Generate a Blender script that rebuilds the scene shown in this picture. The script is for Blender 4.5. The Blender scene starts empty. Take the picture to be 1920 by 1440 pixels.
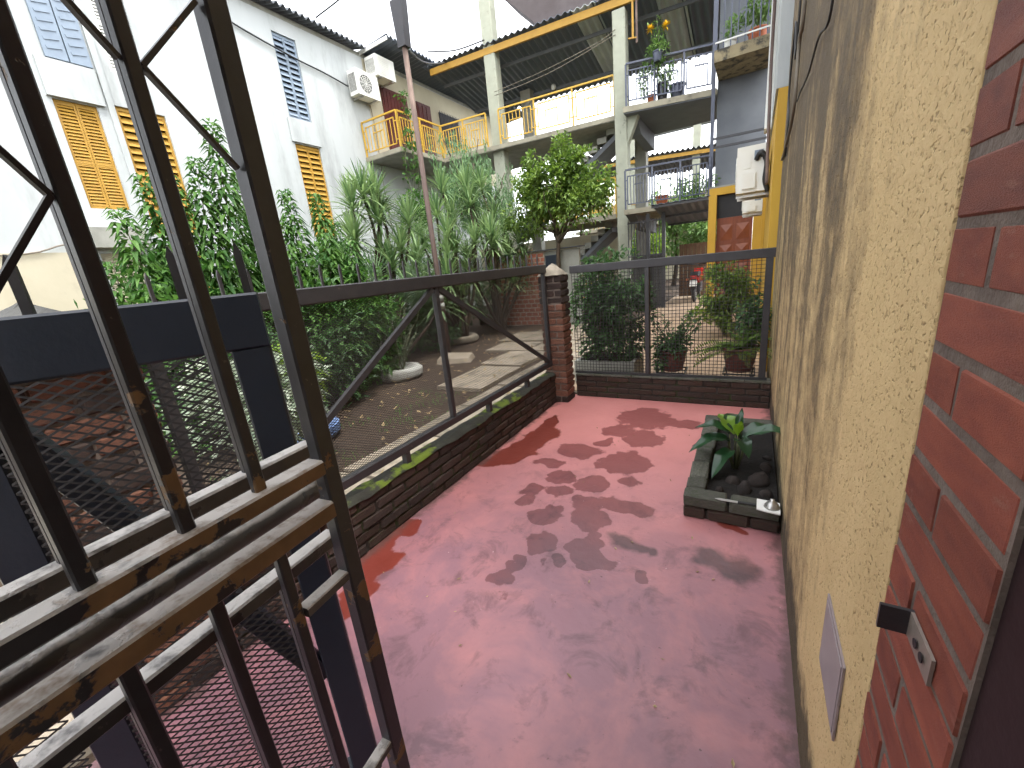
import bpy, math, random
from mathutils import Vector, Matrix, noise

RND = random.Random(11)
scene = bpy.context.scene
COL = scene.collection
PI = math.pi

# ---------------------------------------------------------------- camera
cam_d = bpy.data.cameras.new('camera')
cam = bpy.data.objects.new('camera', cam_d)
COL.objects.link(cam)
cam_d.sensor_width = 36.0
cam_d.lens = 36.0 * 759.08 / 1920.0
cam_d.clip_start = 0.02
cam_d.clip_end = 500.0
_r = Vector((0.86359422, 0.49428515, -0.09943447))
_d = Vector((0.05248312, -0.28427567, -0.957305))
_f = Vector((-0.50144845, 0.82150443, -0.27144045))
cam.matrix_world = Matrix(((_r.x, -_d.x, -_f.x, 0.0), (_r.y, -_d.y, -_f.y, 0.0), (_r.z, -_d.z, -_f.z, 1.5), (0, 0, 0, 1)))
scene.camera = cam

# ---------------------------------------------------------------- sky, sun, exposure
SUN_EL, SUN_AZ = math.radians(68), math.radians(115)       # azimuth measured from +Y towards +X
world = bpy.data.worlds.new('World')
scene.world = world
world.use_nodes = True
wn, wl = world.node_tree.nodes, world.node_tree.links
wn.clear()
sky = wn.new('ShaderNodeTexSky')
sky.sky_type = 'NISHITA'
sky.sun_disc = False
sky.sun_elevation = SUN_EL
sky.sun_rotation = SUN_AZ
sky.air_density = 1.0
sky.dust_density = 1.5
sky.ozone_density = 1.0
hsv = wn.new('ShaderNodeHueSaturation')                    # overcast: nearly colourless cloud cover
hsv.inputs['Saturation'].default_value = 0.16
bg = wn.new('ShaderNodeBackground')
bg.inputs['Strength'].default_value = 0.15
wo = wn.new('ShaderNodeOutputWorld')
wl.new(sky.outputs[0], hsv.inputs['Color'])
wl.new(hsv.outputs[0], bg.inputs['Color'])
wl.new(bg.outputs[0], wo.inputs['Surface'])

sun_d = bpy.data.lights.new('sun', 'SUN')
sun_d.energy = 0.5
sun_d.angle = math.radians(14)
sun_d.color = (1.0, 0.96, 0.9)
sun = bpy.data.objects.new('sun', sun_d)
COL.objects.link(sun)
_sd = Vector((math.sin(SUN_AZ) * math.cos(SUN_EL), math.cos(SUN_AZ) * math.cos(SUN_EL), math.sin(SUN_EL)))
sun.rotation_euler = _sd.to_track_quat('Z', 'Y').to_euler()
sun.location = (0, 0, 20)

vs = scene.view_settings
vs.view_transform = 'Standard'
vs.look = 'None'
vs.exposure = 2.6
vs.gamma = 1.0
vs.use_curve_mapping = False
scene.cycles.max_bounces = 5
scene.cycles.diffuse_bounces = 3
scene.cycles.glossy_bounces = 2
scene.cycles.transmission_bounces = 3
scene.cycles.use_adaptive_sampling = True
scene.cycles.adaptive_threshold = 0.04
scene.cycles.transparent_max_bounces = 8
scene.cycles.caustics_reflective = False
scene.cycles.caustics_refractive = False

# ---------------------------------------------------------------- helpers
W = {}          # world offset of every object (all parents are only translated)

def tag(o, label=None, cat=None, group=None, kind=None):
    if label: o['label'] = label
    if cat: o['category'] = cat
    if group: o['group'] = group
    if kind: o['kind'] = kind
    return o

def empty(name, loc, label=None, cat=None, group=None, kind=None, parent=None):
    o = bpy.data.objects.new(name, None)
    o.empty_display_size = 0.1
    COL.objects.link(o)
    loc = Vector(loc)
    if parent: o.parent = parent
    o.location = loc - (W[parent] if parent else Vector((0, 0, 0)))
    W[o] = loc
    return tag(o, label, cat, group, kind)

def put(name, me, loc, parent=None, rot=(0, 0, 0), sc=(1, 1, 1)):
    """link an object that shares mesh data, at a world position"""
    o = bpy.data.objects.new(name, me)
    COL.objects.link(o)
    if parent: o.parent = parent
    o.location = Vector(loc) - (W[parent] if parent else Vector((0, 0, 0)))
    o.rotation_euler = rot
    o.scale = sc
    W[o] = Vector(loc)
    return o

class MB:
    def __init__(s):
        s.v = []; s.f = []
    def add(s, vs_, fs_):
        n = len(s.v)
        s.v.extend([tuple(v) for v in vs_])
        s.f.extend([tuple(i + n for i in f) for f in fs_])
    def box(s, x0, x1, y0, y1, z0, z1):
        s.add([(x0,y0,z0),(x1,y0,z0),(x1,y1,z0),(x0,y1,z0),(x0,y0,z1),(x1,y0,z1),(x1,y1,z1),(x0,y1,z1)],
              [(0,3,2,1),(4,5,6,7),(0,1,5,4),(1,2,6,5),(2,3,7,6),(3,0,4,7)])
        return s
    def bar(s, p0, p1, w, h=None, up=(0, 0, 1), bev=0.0):
        """rectangular bar p0->p1; w across, h along up"""
        h = w if h is None else h
        p0, p1 = Vector(p0), Vector(p1)
        t = (p1 - p0)
        if t.length < 1e-6: return s
        t.normalize()
        u = Vector(up)
        if abs(t.dot(u)) > 0.98: u = Vector((0, 1, 0)) if abs(t.y) < 0.9 else Vector((1, 0, 0))
        sd = t.cross(u).normalized(); u = sd.cross(t).normalized()
        if bev <= 0:
            q = [(-1,-1),(1,-1),(1,1),(-1,1)]
            prof = [(a * w / 2, b * h / 2) for a, b in q]
        else:
            a, b = w / 2, h / 2; e = bev
            prof = [(-a+e,-b),(a-e,-b),(a,-b+e),(a,b-e),(a-e,b),(-a+e,b),(-a,b-e),(-a,-b+e)]
        n = len(prof)
        vs_ = [p + sd * a + u * b for p in (p0, p1) for a, b in prof]
        fs_ = [(i, (i+1) % n, n + (i+1) % n, n + i) for i in range(n)]
        fs_ += [tuple(range(n-1, -1, -1)), tuple(range(n, 2*n))]
        s.add(vs_, fs_)
        return s
    def tube(s, pts, r, n=8, caps=True):
        pts = [Vector(p) for p in pts]
        rs = r if isinstance(r, (list, tuple)) else [r] * len(pts)
        base = len(s.v)
        prev = None
        for i, p in enumerate(pts):
            t = (pts[min(i+1, len(pts)-1)] - pts[max(i-1, 0)])
            t = t.normalized() if t.length > 1e-9 else Vector((0, 0, 1))
            if prev is None:
                a = Vector((1, 0, 0)) if abs(t.x) < 0.9 else Vector((0, 1, 0))
                u = t.cross(a).normalized()
            else:
                u = (prev - t * prev.dot(t))
                u = u.normalized() if u.length > 1e-6 else t.orthogonal().normalized()
            prev = u
            w_ = t.cross(u)
            for k in range(n):
                an = 2 * PI * k / n
                s.v.append(tuple(p + (u * math.cos(an) + w_ * math.sin(an)) * rs[i]))
        for i in range(len(pts) - 1):
            for k in range(n):
                a = base + i*n + k; b = base + i*n + (k+1) % n
                s.f.append((a, b, b + n, a + n))
        if caps:
            s.f.append(tuple(base + k for k in range(n-1, -1, -1)))
            s.f.append(tuple(base + (len(pts)-1)*n + k for k in range(n)))
        return s
    def lathe(s, prof, c, n=24):
        """prof: list of (radius, z); open ends are closed when r>0"""
        base = len(s.v); c = Vector(c)
        for r, z in prof:
            for k in range(n):
                an = 2 * PI * k / n
                s.v.append((c.x + r*math.cos(an), c.y + r*math.sin(an), c.z + z))
        for i in range(len(prof)-1):
            for k in range(n):
                a = base + i*n + k; b = base + i*n + (k+1) % n
                s.f.append((a, b, b+n, a+n))
        s.f.append(tuple(base + k for k in range(n-1, -1, -1)))
        s.f.append(tuple(base + (len(prof)-1)*n + k for k in range(n)))
        return s
    def prism(s, poly, ax, a0, a1):
        """extrude polygon (2d list) along axis ax between a0,a1; 2d coordinates fill the other two axes in order"""
        def P(q, a):
            if ax == 'x': return (a, q[0], q[1])
            if ax == 'y': return (q[0], a, q[1])
            return (q[0], q[1], a)
        n = len(poly)
        vs_ = [P(q, a0) for q in poly] + [P(q, a1) for q in poly]
        fs_ = [(i, (i+1) % n, n + (i+1) % n, n+i) for i in range(n)] + [tuple(range(n-1, -1, -1)), tuple(range(n, 2*n))]
        s.add(vs_, fs_)
        return s
    def leaf(s, p, d, L, Wd, up=Vector((0, 0, 1)), fold=0.25, droop=0.0):
        d = Vector(d).normalized()
        sd = d.cross(up)
        if sd.length < 1e-3: sd = d.orthogonal()
        sd.normalize(); nn = sd.cross(d)
        p = Vector(p)
        m = p + d * (L * .45); t = p + d * L - Vector((0, 0, 1)) * (droop * L)
        c = m - nn * (Wd * fold)
        b = len(s.v)
        s.v.extend([tuple(p), tuple(m + sd*Wd*.5), tuple(t), tuple(m - sd*Wd*.5), tuple(c)])
        s.f.extend([(b, b+1, b+4), (b, b+4, b+3), (b+1, b+2, b+4), (b+4, b+2, b+3)])
    def strap(s, p, d, L, Wd, droop=0.5, n=5):
        """long strap leaf that arches down"""
        p = Vector(p); d = Vector(d).normalized()
        sd = d.cross(Vector((0, 0, 1)))
        sd = sd.normalized() if sd.length > 1e-3 else Vector((1, 0, 0))
        b = len(s.v)
        for i in range(n + 1):
            t = i / n
            q = p + d * (L * t) - Vector((0, 0, 1)) * (droop * L * t * t)
            w_ = Wd * .5 * (math.sin(PI * min(1, .25 + t * .75)) ** .7) if i < n else 0.0006
            s.v.extend([tuple(q + sd * w_), tuple(q - sd * w_ )])
        for i in range(n):
            a = b + 2*i
            s.f.append((a, a+1, a+3, a+2))
    def build(s, name, mat, parent=None, smooth=False, label=None, cat=None, group=None, kind=None):
        me = bpy.data.meshes.new(name)
        off = W[parent] if parent is not None else Vector((0, 0, 0))
        if off.length > 0:
            me.from_pydata([(v[0]-off.x, v[1]-off.y, v[2]-off.z) for v in s.v], [], s.f)
        else:
            me.from_pydata(s.v, [], s.f)
        me.materials.append(mat)
        if smooth:
            me.polygons.foreach_set('use_smooth', [True] * len(me.polygons))
        me.update()
        o = bpy.data.objects.new(name, me)
        COL.objects.link(o)
        if parent is not None: o.parent = parent
        W[o] = off.copy()
        return tag(o, label, cat, group, kind)

# ---------------------------------------------------------------- materials
def new_mat(name):
    m = bpy.data.materials.new(name)
    m.use_nodes = True
    nt = m.node_tree
    nt.nodes.clear()
    out = nt.nodes.new('ShaderNodeOutputMaterial')
    b = nt.nodes.new('ShaderNodeBsdfPrincipled')
    nt.links.new(b.outputs[0], out.inputs[0])
    return m, nt, b, out

def N(nt, typ, **kw):
    n = nt.nodes.new(typ)
    for k, v in kw.items():
        if k in n.inputs: n.inputs[k].default_value = v
        else: setattr(n, k, v)
    return n

def noise_n(nt, vec, scale, detail=4, rough=.6, dist=0.0):
    n = N(nt, 'ShaderNodeTexNoise')
    n.inputs['Scale'].default_value = scale
    n.inputs['Detail'].default_value = detail
    n.inputs['Roughness'].default_value = rough
    n.inputs['Distortion'].default_value = dist
    if vec is not None: nt.links.new(vec, n.inputs['Vector'])
    return n

def ramp(nt, fac, stops):
    r = N(nt, 'ShaderNodeValToRGB')
    e = r.color_ramp.elements
    while len(e) < len(stops): e.new(0.5)
    for i, (p, c) in enumerate(stops):
        e[i].position = p
        e[i].color = (c[0], c[1], c[2], 1) if not isinstance(c, (int, float)) else (c, c, c, 1)
    nt.links.new(fac, r.inputs[0])
    return r

def mixc(nt, fac, a, b, blend='MIX'):
    m = N(nt, 'ShaderNodeMix', data_type='RGBA', blend_type=blend)
    for sock, val in ((m.inputs['Factor'], fac), (m.inputs[6], a), (m.inputs[7], b)):
        if hasattr(val, 'links'): nt.links.new(val, sock)
        elif isinstance(val, (int, float)): sock.default_value = val
        else: sock.default_value = (val[0], val[1], val[2], 1)
    return m.outputs[2]

def math_n(nt, op, a, b=None, clamp=False):
    m = N(nt, 'ShaderNodeMath', operation=op, use_clamp=clamp)
    for i, val in enumerate((a, b)):
        if val is None: continue
        if hasattr(val, 'links'): nt.links.new(val, m.inputs[i])
        else: m.inputs[i].default_value = val
    return m.outputs[0]

def coords(nt, kind='Object', scale=None, rand=False):
    if kind == 'World':
        v = N(nt, 'ShaderNodeNewGeometry').outputs['Position']
    else:
        v = N(nt, 'ShaderNodeTexCoord').outputs[kind]
    if scale or rand:
        mp = N(nt, 'ShaderNodeMapping')
        nt.links.new(v, mp.inputs[0])
        if scale: mp.inputs['Scale'].default_value = scale
        if rand:
            oi = N(nt, 'ShaderNodeObjectInfo')
            k = math_n(nt, 'MULTIPLY', oi.outputs['Random'], 37.0)
            nt.links.new(k, mp.inputs['Location'])
        v = mp.outputs[0]
    return v

def pm(name, c1, c2=None, scale=6, rough=.75, bump=0.0, bscale=60, metal=0.0, spec=.4, rand=0.0,
       dirt=None, dscale=3.0, dlo=.5, dhi=.62, stretch=None, rough2=None):
    """general worn surface: two tones, an optional dirt layer with its own blotches, fine relief"""
    m, nt, b, out = new_mat(name)
    v = coords(nt, scale=stretch, rand=rand > 0)
    c2 = c2 or tuple(x * .75 for x in c1)
    n1 = noise_n(nt, v, scale, 4)
    col = ramp(nt, n1.outputs[0], [(.32, c1), (.68, c2)]).outputs[0]
    if rand > 0:
        oi = N(nt, 'ShaderNodeObjectInfo')
        h = N(nt, 'ShaderNodeHueSaturation')
        k = N(nt, 'ShaderNodeMapRange')
        nt.links.new(oi.outputs['Random'], k.inputs[0])
        k.inputs[3].default_value = 1 - rand; k.inputs[4].default_value = 1 + rand
        nt.links.new(k.outputs[0], h.inputs['Value'])
        nt.links.new(col, h.inputs['Color'])
        col = h.outputs[0]
    if dirt:
        n2 = noise_n(nt, v, dscale, 5, .68)
        f = ramp(nt, n2.outputs[0], [(dlo, 0.0), (dhi, 1.0)])
        col = mixc(nt, f.outputs[0], col, dirt)
        if rough2 is not None:
            rr = N(nt, 'ShaderNodeMapRange')
            nt.links.new(f.outputs[0], rr.inputs[0])
            rr.inputs[3].default_value = rough; rr.inputs[4].default_value = rough2
            nt.links.new(rr.outputs[0], b.inputs['Roughness'])
    nt.links.new(col, b.inputs['Base Color'])
    if not (dirt and rough2 is not None): b.inputs['Roughness'].default_value = rough
    b.inputs['Metallic'].default_value = metal
    b.inputs['Specular IOR Level'].default_value = spec
    if bump > 0:
        nb = noise_n(nt, v, bscale, 3, .65)
        bn = N(nt, 'ShaderNodeBump')
        bn.inputs['Strength'].default_value = bump
        bn.inputs['Distance'].default_value = 0.01
        nt.links.new(nb.outputs[0], bn.inputs['Height'])
        nt.links.new(bn.outputs[0], b.inputs['Normal'])
    return m

def leafmat(name, c1, c2, trans=.3, rough=.5, spec=.35):
    m, nt, b, out = new_mat(name)
    g = N(nt, 'ShaderNodeNewGeometry')
    v = coords(nt)
    n1 = noise_n(nt, v, 2.2, 2)
    mixf = math_n(nt, 'ADD', math_n(nt, 'MULTIPLY', g.outputs['Random Per Island'], .7), math_n(nt, 'MULTIPLY', n1.outputs[0], .45))
    col = ramp(nt, mixf, [(.2, c1), (.85, c2)]).outputs[0]
    nt.links.new(col, b.inputs['Base Color'])
    b.inputs['Roughness'].default_value = rough
    b.inputs['Specular IOR Level'].default_value = spec
    tr = N(nt, 'ShaderNodeBsdfTranslucent')
    h = N(nt, 'ShaderNodeHueSaturation')
    h.inputs['Value'].default_value = 1.4; h.inputs['Saturation'].default_value = 1.1
    nt.links.new(col, h.inputs['Color'])
    nt.links.new(h.outputs[0], tr.inputs['Color'])
    mx = N(nt, 'ShaderNodeMixShader')
    mx.inputs[0].default_value = trans
    nt.links.new(b.outputs[0], mx.inputs[1]); nt.links.new(tr.outputs[0], mx.inputs[2])
    nt.links.new(mx.outputs[0], out.inputs[0])
    return m

M = {}
M['steel'] = pm('dark_painted_steel', (.022,.022,.026), (.03,.027,.03), 9, .42, .12, 90, spec=.5, dirt=(.09,.07,.06), dscale=14, dlo=.66, dhi=.72)
M['steel_blue'] = pm('blue_black_steel', (.012,.018,.030), (.018,.024,.037), 7, .38, .05, 60, spec=.5)
M['fence_steel'] = pm('charcoal_fence_paint', (.026,.025,.027), (.037,.034,.035), 12, .5, .1, 120, spec=.45, dirt=(.1,.085,.07), dscale=20, dlo=.64, dhi=.74)
M['wire'] = pm('dark_wire', (.022,.02,.02), (.034,.03,.03), 20, .55, spec=.4)
M['concrete'] = pm('weathered_concrete', (.31,.31,.27), (.22,.22,.19), 3, .85, .3, 40, dirt=(.12,.12,.1), dscale=2.2, dlo=.6, dhi=.75)
M['column'] = pm('pale_painted_column', (.36,.37,.29), (.29,.30,.235), 3, .8, .25, 30, dirt=(.15,.15,.12), dscale=5, dlo=.62, dhi=.72)
M['slab'] = pm('gallery_slab', (.30,.28,.21), (.22,.20,.15), 2.5, .85, .25, 30, dirt=(.10,.09,.07), dscale=3, dlo=.58, dhi=.75)
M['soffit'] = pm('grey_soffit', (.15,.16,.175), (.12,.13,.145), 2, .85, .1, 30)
M['white_wall'] = pm('white_wall', (.44,.46,.455), (.38,.40,.395), .8, .85, .2, 14, dirt=(.22,.23,.22), dscale=1.1, dlo=.52, dhi=.80, stretch=(1,1,.28))
M['cream'] = pm('cream_render', (.46,.42,.31), (.40,.36,.26), 1.2, .85, .12, 20, dirt=(.36,.33,.25), dscale=1.6, dlo=.6, dhi=.78)
M['lit_cream'] = M['cream']
M['yellow'] = pm('ochre_yellow_paint', (.40,.225,.03), (.33,.18,.024), 5, .6, .05, 40, dirt=(.28,.15,.04), dscale=9, dlo=.64, dhi=.74)
M['yellow_wall'] = pm('yellow_wall_paint', (.55,.33,.04), (.46,.27,.035), 2, .75, .1, 30, dirt=(.22,.14,.04), dscale=3, dlo=.6, dhi=.75, stretch=(1,1,.3))
M['grey_shutter'] = pm('grey_blue_shutter', (.22,.27,.33), (.18,.225,.28), 4, .6)
M['white_paint'] = pm('white_paint', (.72,.72,.68), (.62,.62,.58), 6, .55, dirt=(.4,.38,.33), dscale=7, dlo=.62, dhi=.78)
M['ac_white'] = pm('ac_plastic', (.74,.74,.69), (.68,.68,.62), 3, .45)
M['dark'] = pm('dark_opening', (.012,.012,.014), (.02,.02,.022), 3, .6)
M['rust'] = pm('rusty_pole', (.13,.085,.068), (.08,.056,.05), 6, .75, .2, 60, stretch=(1,1,.25), dirt=(.30,.22,.17), dscale=2, dlo=.52, dhi=.7)
M['wood_red'] = pm('red_brown_door', (.21,.050,.015), (.14,.032,.010), 3, .5, .1, 40, stretch=(6,6,.6))
M['wood_dark'] = pm('dark_red_door', (.10,.022,.018), (.07,.016,.014), 3, .5, .1, 40, stretch=(6,6,.6))
M['wood_brown'] = pm('brown_boards', (.13,.07,.035), (.08,.045,.025), 4, .7, .2, 50, stretch=(5,5,.5))
M['roof'] = pm('corrugated_fibre_cement', (.10,.11,.12), (.065,.07,.08), 2, .8, .2, 40, dirt=(.03,.03,.03), dscale=4, dlo=.56, dhi=.7)
M['roof_metal'] = pm('grey_roof_sheet', (.115,.135,.17), (.09,.11,.14), 1.5, .55, .05, 30, metal=.2, spec=.5)
M['roof_clear'] = pm('pale_roof_sheet', (.42,.46,.46), (.34,.38,.38), 2, .4)
M['mortar'] = pm('grey_mortar', (.19,.15,.125), (.105,.082,.068), 10, .9, .5, 70)
M['mortar_pale'] = pm('pale_mortar', (.44,.37,.31), (.36,.30,.24), 10, .9, .5, 70)
M['mortar_dark'] = pm('mossy_mortar', (.035,.03,.026), (.02,.02,.016), 10, .9, .5, 70, dirt=(.028,.04,.012), dscale=5, dlo=.5, dhi=.62)
M['brick_red'] = pm('smooth_red_brick', (.29,.075,.042), (.18,.042,.027), 2.2, .55, .5, 60, rand=.25, spec=.4, dirt=(.30,.13,.095), dscale=3.5, dlo=.6, dhi=.75)
M['brick_orange'] = pm('orange_brick', (.36,.12,.065), (.28,.09,.055), 6, .85, .4, 60, rand=.2, dirt=(.24,.12,.09), dscale=9, dlo=.55, dhi=.7)
M['brick_pillar'] = pm('weathered_brick', (.20,.085,.05), (.13,.058,.038), 7, .85, .5, 70, rand=.25, dirt=(.05,.036,.03), dscale=8, dlo=.50, dhi=.66)
M['brick_black'] = pm('sooty_brick', (.05,.03,.024), (.03,.022,.018), 7, .85, .5, 70, rand=.3, dirt=(.13,.065,.04), dscale=10, dlo=.6, dhi=.72)
M['brick_moss'] = pm('mossy_dark_brick', (.055,.028,.02), (.032,.02,.015), 7, .7, .6, 60, rand=.3, dirt=(.035,.045,.014), dscale=9, dlo=.55, dhi=.68)
M['moss'] = pm('patchy_moss', (.022,.02,.016), (.034,.034,.024), 12, .95, .8, 120, dirt=(.10,.135,.012), dscale=4.5, dlo=.52, dhi=.60)
M['cap'] = pm('cement_cap', (.30,.26,.20), (.17,.145,.11), 9, .95, .7, 50, dirt=(.06,.055,.045), dscale=7, dlo=.52, dhi=.68)
M['cap_dark'] = pm('dark_cement_cap', (.09,.09,.085), (.06,.06,.058), 9, .95, .7, 50)
M['earth'] = pm('bare_earth', (.058,.038,.024), (.034,.022,.014), 1.4, .95, .7, 25, dirt=(.09,.062,.038), dscale=.9, dlo=.5, dhi=.72)
M['pathslab'] = pm('concrete_path_slab', (.30,.25,.19), (.21,.175,.13), 4, .9, .4, 50, rand=.12, dirt=(.10,.085,.06), dscale=3, dlo=.52, dhi=.7)
M['tile'] = pm('beige_patio_tile', (.46,.33,.22), (.40,.28,.18), 6, .6, .1, 60, rand=.07, dirt=(.28,.20,.13), dscale=3, dlo=.58, dhi=.75)
M['terracotta'] = pm('plum_plastic_pot', (.15,.045,.036), (.12,.036,.03), 8, .55, .1, 60)
M['orange_pot'] = pm('orange_pot', (.42,.12,.05), (.36,.10,.04), 8, .6)
M['soil'] = pm('dark_soil', (.012,.009,.007), (.006,.005,.004), 20, .95, 1.0, 60)
M['stone'] = pm('rubble_stone', (.035,.024,.02), (.02,.016,.014), 8, .85, .4, 50, rand=.3)
M['planter'] = pm('green_grey_planter_brick', (.10,.095,.075), (.055,.055,.045), 9, .8, .5, 70, rand=.25, dirt=(.045,.055,.028), dscale=7, dlo=.5, dhi=.65)
M['tyre_white'] = pm('white_tyre', (.46,.46,.42), (.34,.33,.30), 8, .8, .3, 50, dirt=(.12,.10,.08), dscale=5, dlo=.56, dhi=.7)
M['tyre_blue'] = pm('blue_tyre', (.16,.24,.42), (.11,.17,.32), 8, .8, .3, 50)
M['rubber'] = pm('black_rubber', (.014,.014,.015), (.022,.022,.022), 8, .6)
M['red_plastic'] = pm('red_plastic', (.42,.02,.015), (.36,.016,.012), 5, .25, spec=.6)
M['metal'] = pm('bare_metal', (.5,.49,.46), (.4,.39,.37), 9, .35, .05, 80, metal=.8)
M['galv'] = pm('galvanised_bracket', (.30,.255,.215), (.22,.185,.16), 14, .5, .05, 80, metal=.3)
M['cable'] = pm('black_cable', (.02,.02,.02), (.03,.03,.03), 5, .6)
M['cable_grey'] = pm('grey_conduit', (.20,.17,.13), (.15,.13,.10), 5, .6)
M['navy_post'] = pm('slate_steel_post', (.09,.10,.14), (.07,.08,.11), 4, .5)
M['bark'] = pm('bark', (.09,.065,.045), (.05,.038,.028), 10, .95, .7, 60, stretch=(1,1,.3))
M['branch_green'] = pm('green_stem', (.10,.11,.05), (.07,.075,.035), 8, .8)
M['lf_shrub'] = leafmat('leaf_shrub', (0.028,0.085,0.020), (0.10,0.20,0.045), .3, .5, .2)
M['lf_dark'] = leafmat('leaf_dark', (0.029,0.073,0.026), (0.081,0.163,0.049), .25, .42)
M['lf_citrus'] = leafmat('leaf_citrus', (0.046,0.098,0.021), (0.208,0.305,0.065), .3, .36)
M['lf_willow'] = leafmat('leaf_drooping', (0.065,0.137,0.058), (0.156,0.260,0.117), .3, .55)
M['lf_drac'] = leafmat('leaf_strap', (0.073,0.139,0.057), (0.244,0.341,0.146), .25, .4)
M['lf_fan'] = leafmat('leaf_fan', (0.078,0.143,0.078), (0.195,0.286,0.156), .25, .45)
M['lf_bright'] = leafmat('leaf_bright', (.10,.19,.02), (.24,.34,.05), .4, .45)
M['lf_pale'] = leafmat('leaf_pale', (.20,.27,.18), (.42,.46,.36), .3, .5)
M['lf_fern'] = leafmat('leaf_fern', (.08,.17,.02), (.17,.28,.04), .4, .5)
M['lf_gloss'] = leafmat('leaf_glossy', (.008,.032,.012), (.018,.06,.02), .1, .28, .5)
M['lf_bg'] = leafmat('leaf_background', (0.078,0.156,0.046), (0.195,0.299,0.091), .3, .55)
M['lf_dry'] = leafmat('leaf_dry', (.20,.14,.07), (.34,.26,.14), .15, .7)
M['lf_lime'] = leafmat('leaf_lime', (.08,.18,.02), (.2,.33,.04), .35, .28, .5)
M['yellow_rail'] = pm('yellow_railing_paint', (.55,.34,.045), (.46,.28,.035), 6, .5, dirt=(.30,.17,.05), dscale=9, dlo=.62, dhi=.74)
M['petal'] = pm('yellow_petal', (.75,.50,.03), (.68,.42,.02), 30, .6)

M['brick_plain'] = pm('bounce_plaster', (.62,.58,.50), (.55,.50,.43), 3, .85, .3, 30)  # pale, so the added walls behind the camera bounce light
# ---------------------------------------------------------------- special surfaces
ST = [(-0.83,3.74,.223,.22),(-0.5,3.67,.13,.099),(-1.0,3.37,.114,.107),(-0.73,3.27,.146,.14),(-1.02,3.1,.056,.074),(-1.19,2.88,.158,.108),(-0.76,2.8,.151,.162),(-0.95,2.68,.048,.05),(-1.32,2.6,.112,.07),(-1.13,2.45,.097,.084),(-0.91,2.41,.085,.092),(-1.27,2.2,.073,.076),(-1.08,2.24,.089,.073),(-0.69,2.53,.072,.05),(-1.25,2.04,.049,.053),(-1.04,2.07,.047,.044),(-0.86,2.17,.09,.084),(-0.63,2.23,.173,.064),(-1.04,1.95,.078,.066),(-0.79,2.02,.109,.09),(-0.7,1.89,.031,.047),(-0.96,1.71,.08,.077),(-0.71,1.75,.09,.071),(-0.99,1.53,.039,.04),(-0.83,1.61,.041,.039),(-1.0,1.37,.069,.06),(-0.62,1.68,.078,.057),(-0.38,1.68,.035,.035),(-0.86,3.96,.099,.075),(-1.03,1.46,.03,.027)]
DK = [(-0.54,1.88,.09,.057),(-0.43,1.88,.08,.047),(-0.36,1.86,.028,.061),(-0.1,1.94,.099,.1),(-0.01,1.89,.106,.095)]
RD = [(-1.68,3.37,.073,.208),(-1.61,3.06,.143,.239),(-1.64,2.79,.137,.201),(-1.7,2.59,.133,.137),(-1.81,2.44,.11,.075),(-1.81,1.6,.057,.066),(-1.83,1.49,.079,.085),(-1.83,1.33,.082,.129),(-1.75,1.2,.115,.137),(-1.67,1.01,.084,.116),(-1.62,.89,.053,.103),(-0.03,2.22,.067,.044)]

def field(x, y, lst, grow, seed):
    """distance field of irregular damp patches: <1 inside"""
    x0, y0 = x, y
    x += .06*noise.noise(Vector((x0*7, y0*7, seed))) + .028*noise.noise(Vector((x0*13, y0*13, seed+3)))
    y += .07*noise.noise(Vector((x0*7, y0*7, seed+9))) + .03*noise.noise(Vector((x0*13, y0*13, seed+5)))
    best = 4.0
    for cx, cy, a, b_ in lst:
        dx = (x-cx)/(a*grow); dy = (y-cy)/(b_*grow)
        d = dx*dx + dy*dy
        if d < 16:
            d = math.sqrt(d)
            h = max(.35 - abs(best-d), 0)/.35
            best = min(best, d) - h*h*.35*.25
    return best

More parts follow.
